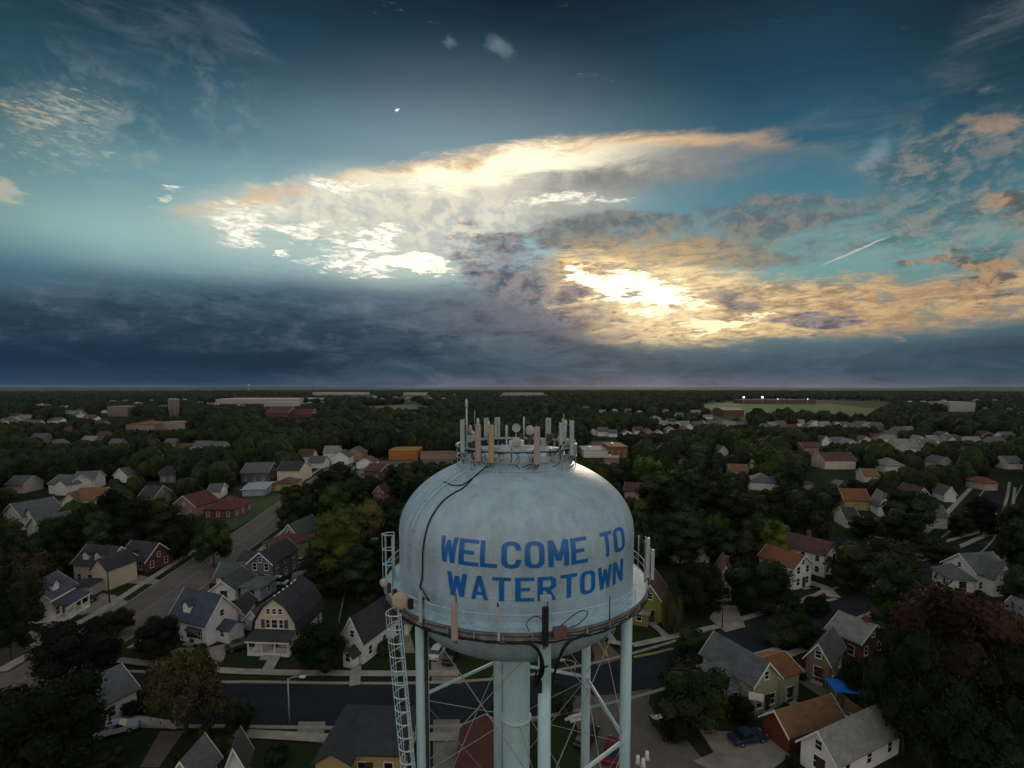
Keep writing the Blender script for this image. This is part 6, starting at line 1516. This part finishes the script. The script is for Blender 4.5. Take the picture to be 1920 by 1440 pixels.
for k, (px, py, c_) in enumerate(((566, 1056, P_WH), (572, 1046, P_DK), (440, 1192, P_SV), (1486, 904, P_WH), (1535, 930, P_DK), (690, 880, P_RD), (702, 873, P_WH), (668, 872, P_DK), (680, 891, P_SV), (150, 985, P_WH), (1745, 1045, P_DK), (1100, 1390, P_DK))):
    nm_ = {id(P_WH): 'white', id(P_DK): 'black', id(P_SV): 'silver', id(P_RD): 'red'}[id(c_)]
    wh_ = ('beside the tan hipped house', 'behind the tan hipped house', 'on the drive of the small white garage', 'in front of the slate hipped far house', 'on the pale far road', 'in the far car park', 'at the back of the far car park', 'left in the far car park', 'at the front of the far car park', 'on the drive near the rust roofed house', 'at the right hand crossing', 'in the gravel car park between the tower legs')[k]
    car(f'{nm_} car {wh_}', px, py, (75, 80, 75, 10, 55, 60, 60, 60, 60, 20, 40, 60)[k], c_)

# ------------------------------------------------------------------ street furniture
def pole(label, px, yb, yt, kind='lamp', arm=1, lit=False):
    p = at(px, yb); h = ZT(yt, p.y); t = thing('street_lamp' if kind == 'lamp' else 'utility_pole', label, 'street lamp' if kind == 'lamp' else 'utility pole', (p.x, p.y, 0))
    MB().tube([(0, 0, 0), (0, 0, h)], .11, 8, r1=.07).build('pole', M_GALV if kind == 'lamp' else BARK, t, True)
    if kind == 'lamp':
        MB().tube(spline([(0, 0, h - .3), (.5 * arm, 0, h + .1), (1.6 * arm, 0, h + .25)], 5), .05, 6).build('arm', M_GALV, t, True)
        MB().box(min(1.5 * arm, 2.2 * arm), -.16, h + .12, max(1.5 * arm, 2.2 * arm), .16, h + .3).build('lamp_head', lamp_mat('lamp_lit', (1, .95, .85), 4) if lit else M_RAIL, t)
    else:
        MB().box(-1.2, -.06, h - .9, 1.2, .06, h - .75).build('crossarm', BARK, t)
        for k in (-1.1, -.4, .4, 1.1): MB().tube([(k, 0, h - .75), (k, 0, h - .55)], .05, 6).build('insulator', M_GALV, t)
    return t
pole('grey street lamp standing at the south kerb, left of the tower', 543, 1357, 1272); pole('wooden pole by the path right of the yellow green house', 1354, 1178, 1118, 'pole'); pole('street lamp at the right hand street corner', 1878, 1015, 965, arm=-1)
pole('wooden pole beside the avenue left of the lawn', 444, 970, 935, 'pole'); pole('wooden pole by the pale road beyond the wood', 1322, 890, 835, 'pole'); pole('wooden pole in the wood right of the tank', 1269, 880, 830, 'pole'); pole('lit lamp at the far crossing on the right', 1800, 1078, 1056, arm=1, lit=True); pole('wooden pole in front of the red roofed houses', 540, 985, 948, 'pole')
pole('small street lamp seen between the right legs of the tower', 1078, 1262, 1240, arm=-1)
# overhead line along the left side of the avenue
pp = [(x, y) for x, y in ((-79.2, 62), (-78.4, 97), (-83.2, 131), (-89.2, 166), (-96, 205))]; tops = []
for k, (x, y) in enumerate(pp):
    t = thing('utility_pole', ('nearest', 'second nearest', 'middle', 'second farthest', 'farthest')[k] + ' wooden pole of the overhead line along the avenue', 'utility pole', (x, y, 0), 0, 'poles of the avenue line')
    MB().tube([(0, 0, 0), (0, 0, 9.5)], .14, 8, r1=.09).build('pole', BARK, t, True); MB().box(-1.1, -.06, 8.7, 1.1, .06, 8.85).build('crossarm', BARK, t)
    for q_ in (-1, 0, 1): MB().tube([(q_, 0, 8.85), (q_, 0, 9.02)], .05, 6).build('insulator', M_GALV, t)
for q_ in (-1, 0, 1):
    wr_ = MB()
    for (x0, y0), (x1, y1) in zip(pp, pp[1:]): wr_.tube([(x0 + q_ + (x1 - x0) * j / 8, y0 + (y1 - y0) * j / 8, 9.03 - .9 * (1 - (j / 4 - 1) ** 2)) for j in range(9)], .022, 4)
    tag(wr_.build('overhead_wire', M_BLK), ('left', 'middle', 'right')[q_ + 1] + ' wire of the three strung along the avenue poles', 'wire', 'wires over the avenue')
# blue canopy on posts
a, b = at(1562, 1322), at(1604, 1318); cpn = thing('canopy', 'bright blue flat canopy on posts beside the gravel lane', 'canopy', ((a.x + b.x) / 2, (a.y + b.y) / 2, 0), math.atan2(b.y - a.y, b.x - a.x) - .3)
MB().box(-1.9, -1.6, 2.42, 1.9, 1.6, 2.5).add([(-1.9, -1.6, 2.502), (1.9, -1.6, 2.502), (1.9, 1.6, 2.502), (-1.9, 1.6, 2.502), (0, 0, 2.68)], [(0, 1, 4), (1, 2, 4), (2, 3, 4), (3, 0, 4)]).build('cover', mat('canopy_blue', (.01, .16, .62), .6, .08, .5), cpn)
for x in (-1.8, 1.8):
    for y in (-1.5, 1.5): MB().box(x - .04, y - .04, 0, x + .04, y + .04, 2.418).build('post', M_GALV, cpn)
# board fence along the gravel lane, planks in the yard
def fence(label, pts, h, m, n_post=True):
    P_ = wpts(pts); t = thing('fence', label, 'fence', (P_[0].x, P_[0].y, 0))
    for a, b in zip(P_, P_[1:]):
        d_ = b - a; n = max(1, int(d_.length / 2.4)); q = Vector((-d_.y, d_.x, 0)).normalized() * .03
        o_ = a - P_[0]
        MB().add([(o_ + s_ * q + Vector((0, 0, z)) + d_ * k)[:] for k in (0, 1) for s_ in (-1, 1) for z in (.05, h)], [(0, 4, 5, 1), (2, 3, 7, 6), (1, 5, 7, 3), (0, 1, 3, 2), (4, 6, 7, 5)]).build('panel', m, t)
        for k in range(n + 1):
            c_ = o_ + d_ * k / n; MB().box(c_.x - .06, c_.y - .06, 0, c_.x + .06, c_.y + .06, h + .1).build('post', m, t)
    return t
fence('tan board fence beside the blue canopy', [(1550, 1302), (1580, 1326), (1622, 1356)], 1.6, WOODW); fence('thin wire fence line on the back lawn left of the tower', [(636, 1170), (644, 1130), (650, 1105)], 1.1, M_GALV)
# stacked pipes, table and small things in the gravel car park
for k, (px, py, yw) in enumerate(((1074, 1348, 20), (1084, 1352, 20), (1080, 1344, 20))):
    p = at(px, py); o_ = MB().box(-1.1, -.12, .04, 1.1, .12, .3).build('timber_stack', M_TRIM, None, loc=(p.x, p.y, .02 * k), rot=(0, 0, R(yw))); tag(o_, ('front', 'right', 'rear')[k] + ' white beam of the three lying by the back right leg', 'beam', 'white beams on the grass')
for k, (px, py) in enumerate(((1196, 1432), (1213, 1424), (1206, 1438))):
    p = at(px, py); t = thing('bollard', ('left', 'right', 'front')[k] + ' white bollard of the group in the gravel car park', 'bollard', (p.x, p.y, 0), 0, 'white bollards in the car park'); MB().lathe([(.22, 0), (.22, .9), (.15, 1.0), (0, 1.02)], 12).build('post', M_TRIM, t, True); MB().lathe([(.4, 0), (.4, .1), (.23, .12)], 12).build('base', M_WALK, t)
struct('road_marking', strip_mb(wpts([(1182, 1414), (1232, 1402)]), .25, .06), M_WHT)
p = at(1416, 1352); sg = thing('basketball_hoop', 'white backboard hoop standing at the front of the red shed drive', 'basketball hoop', (p.x, p.y, 0), R(-20)); MB().tube([(0, .5, 0), (0, .1, 3.0)], .06, 8).build('pole', M_GALV, sg); MB().box(-.85, 0, 2.7, .85, .06, 3.7).build('backboard', M_TRIM, sg); MB().tube([(.22 * math.cos(k * .524), -.28 + .22 * math.sin(k * .524), 2.95) for k in range(12)], .015, 5, closed=True).build('rim', ROR, sg)

# ------------------------------------------------------------------ thin evening haze over the far country
hz = MB().box(-14600, -460, -1.0, 14600, 16600, 78)
hm2 = bpy.data.materials.new('haze'); hm2.use_nodes = True; hm2.node_tree.nodes.clear()
_v = hm2.node_tree.nodes.new('ShaderNodeVolumePrincipled'); _v.inputs['Density'].default_value = 0.000018; _v.inputs['Color'].default_value = (.55, .72, .95, 1); _v.inputs['Anisotropy'].default_value = .2
_o = hm2.node_tree.nodes.new('ShaderNodeOutputMaterial'); hm2.node_tree.links.new(_v.outputs[0], _o.inputs['Volume'])
tag(hz.build('haze', hm2), kind='stuff')
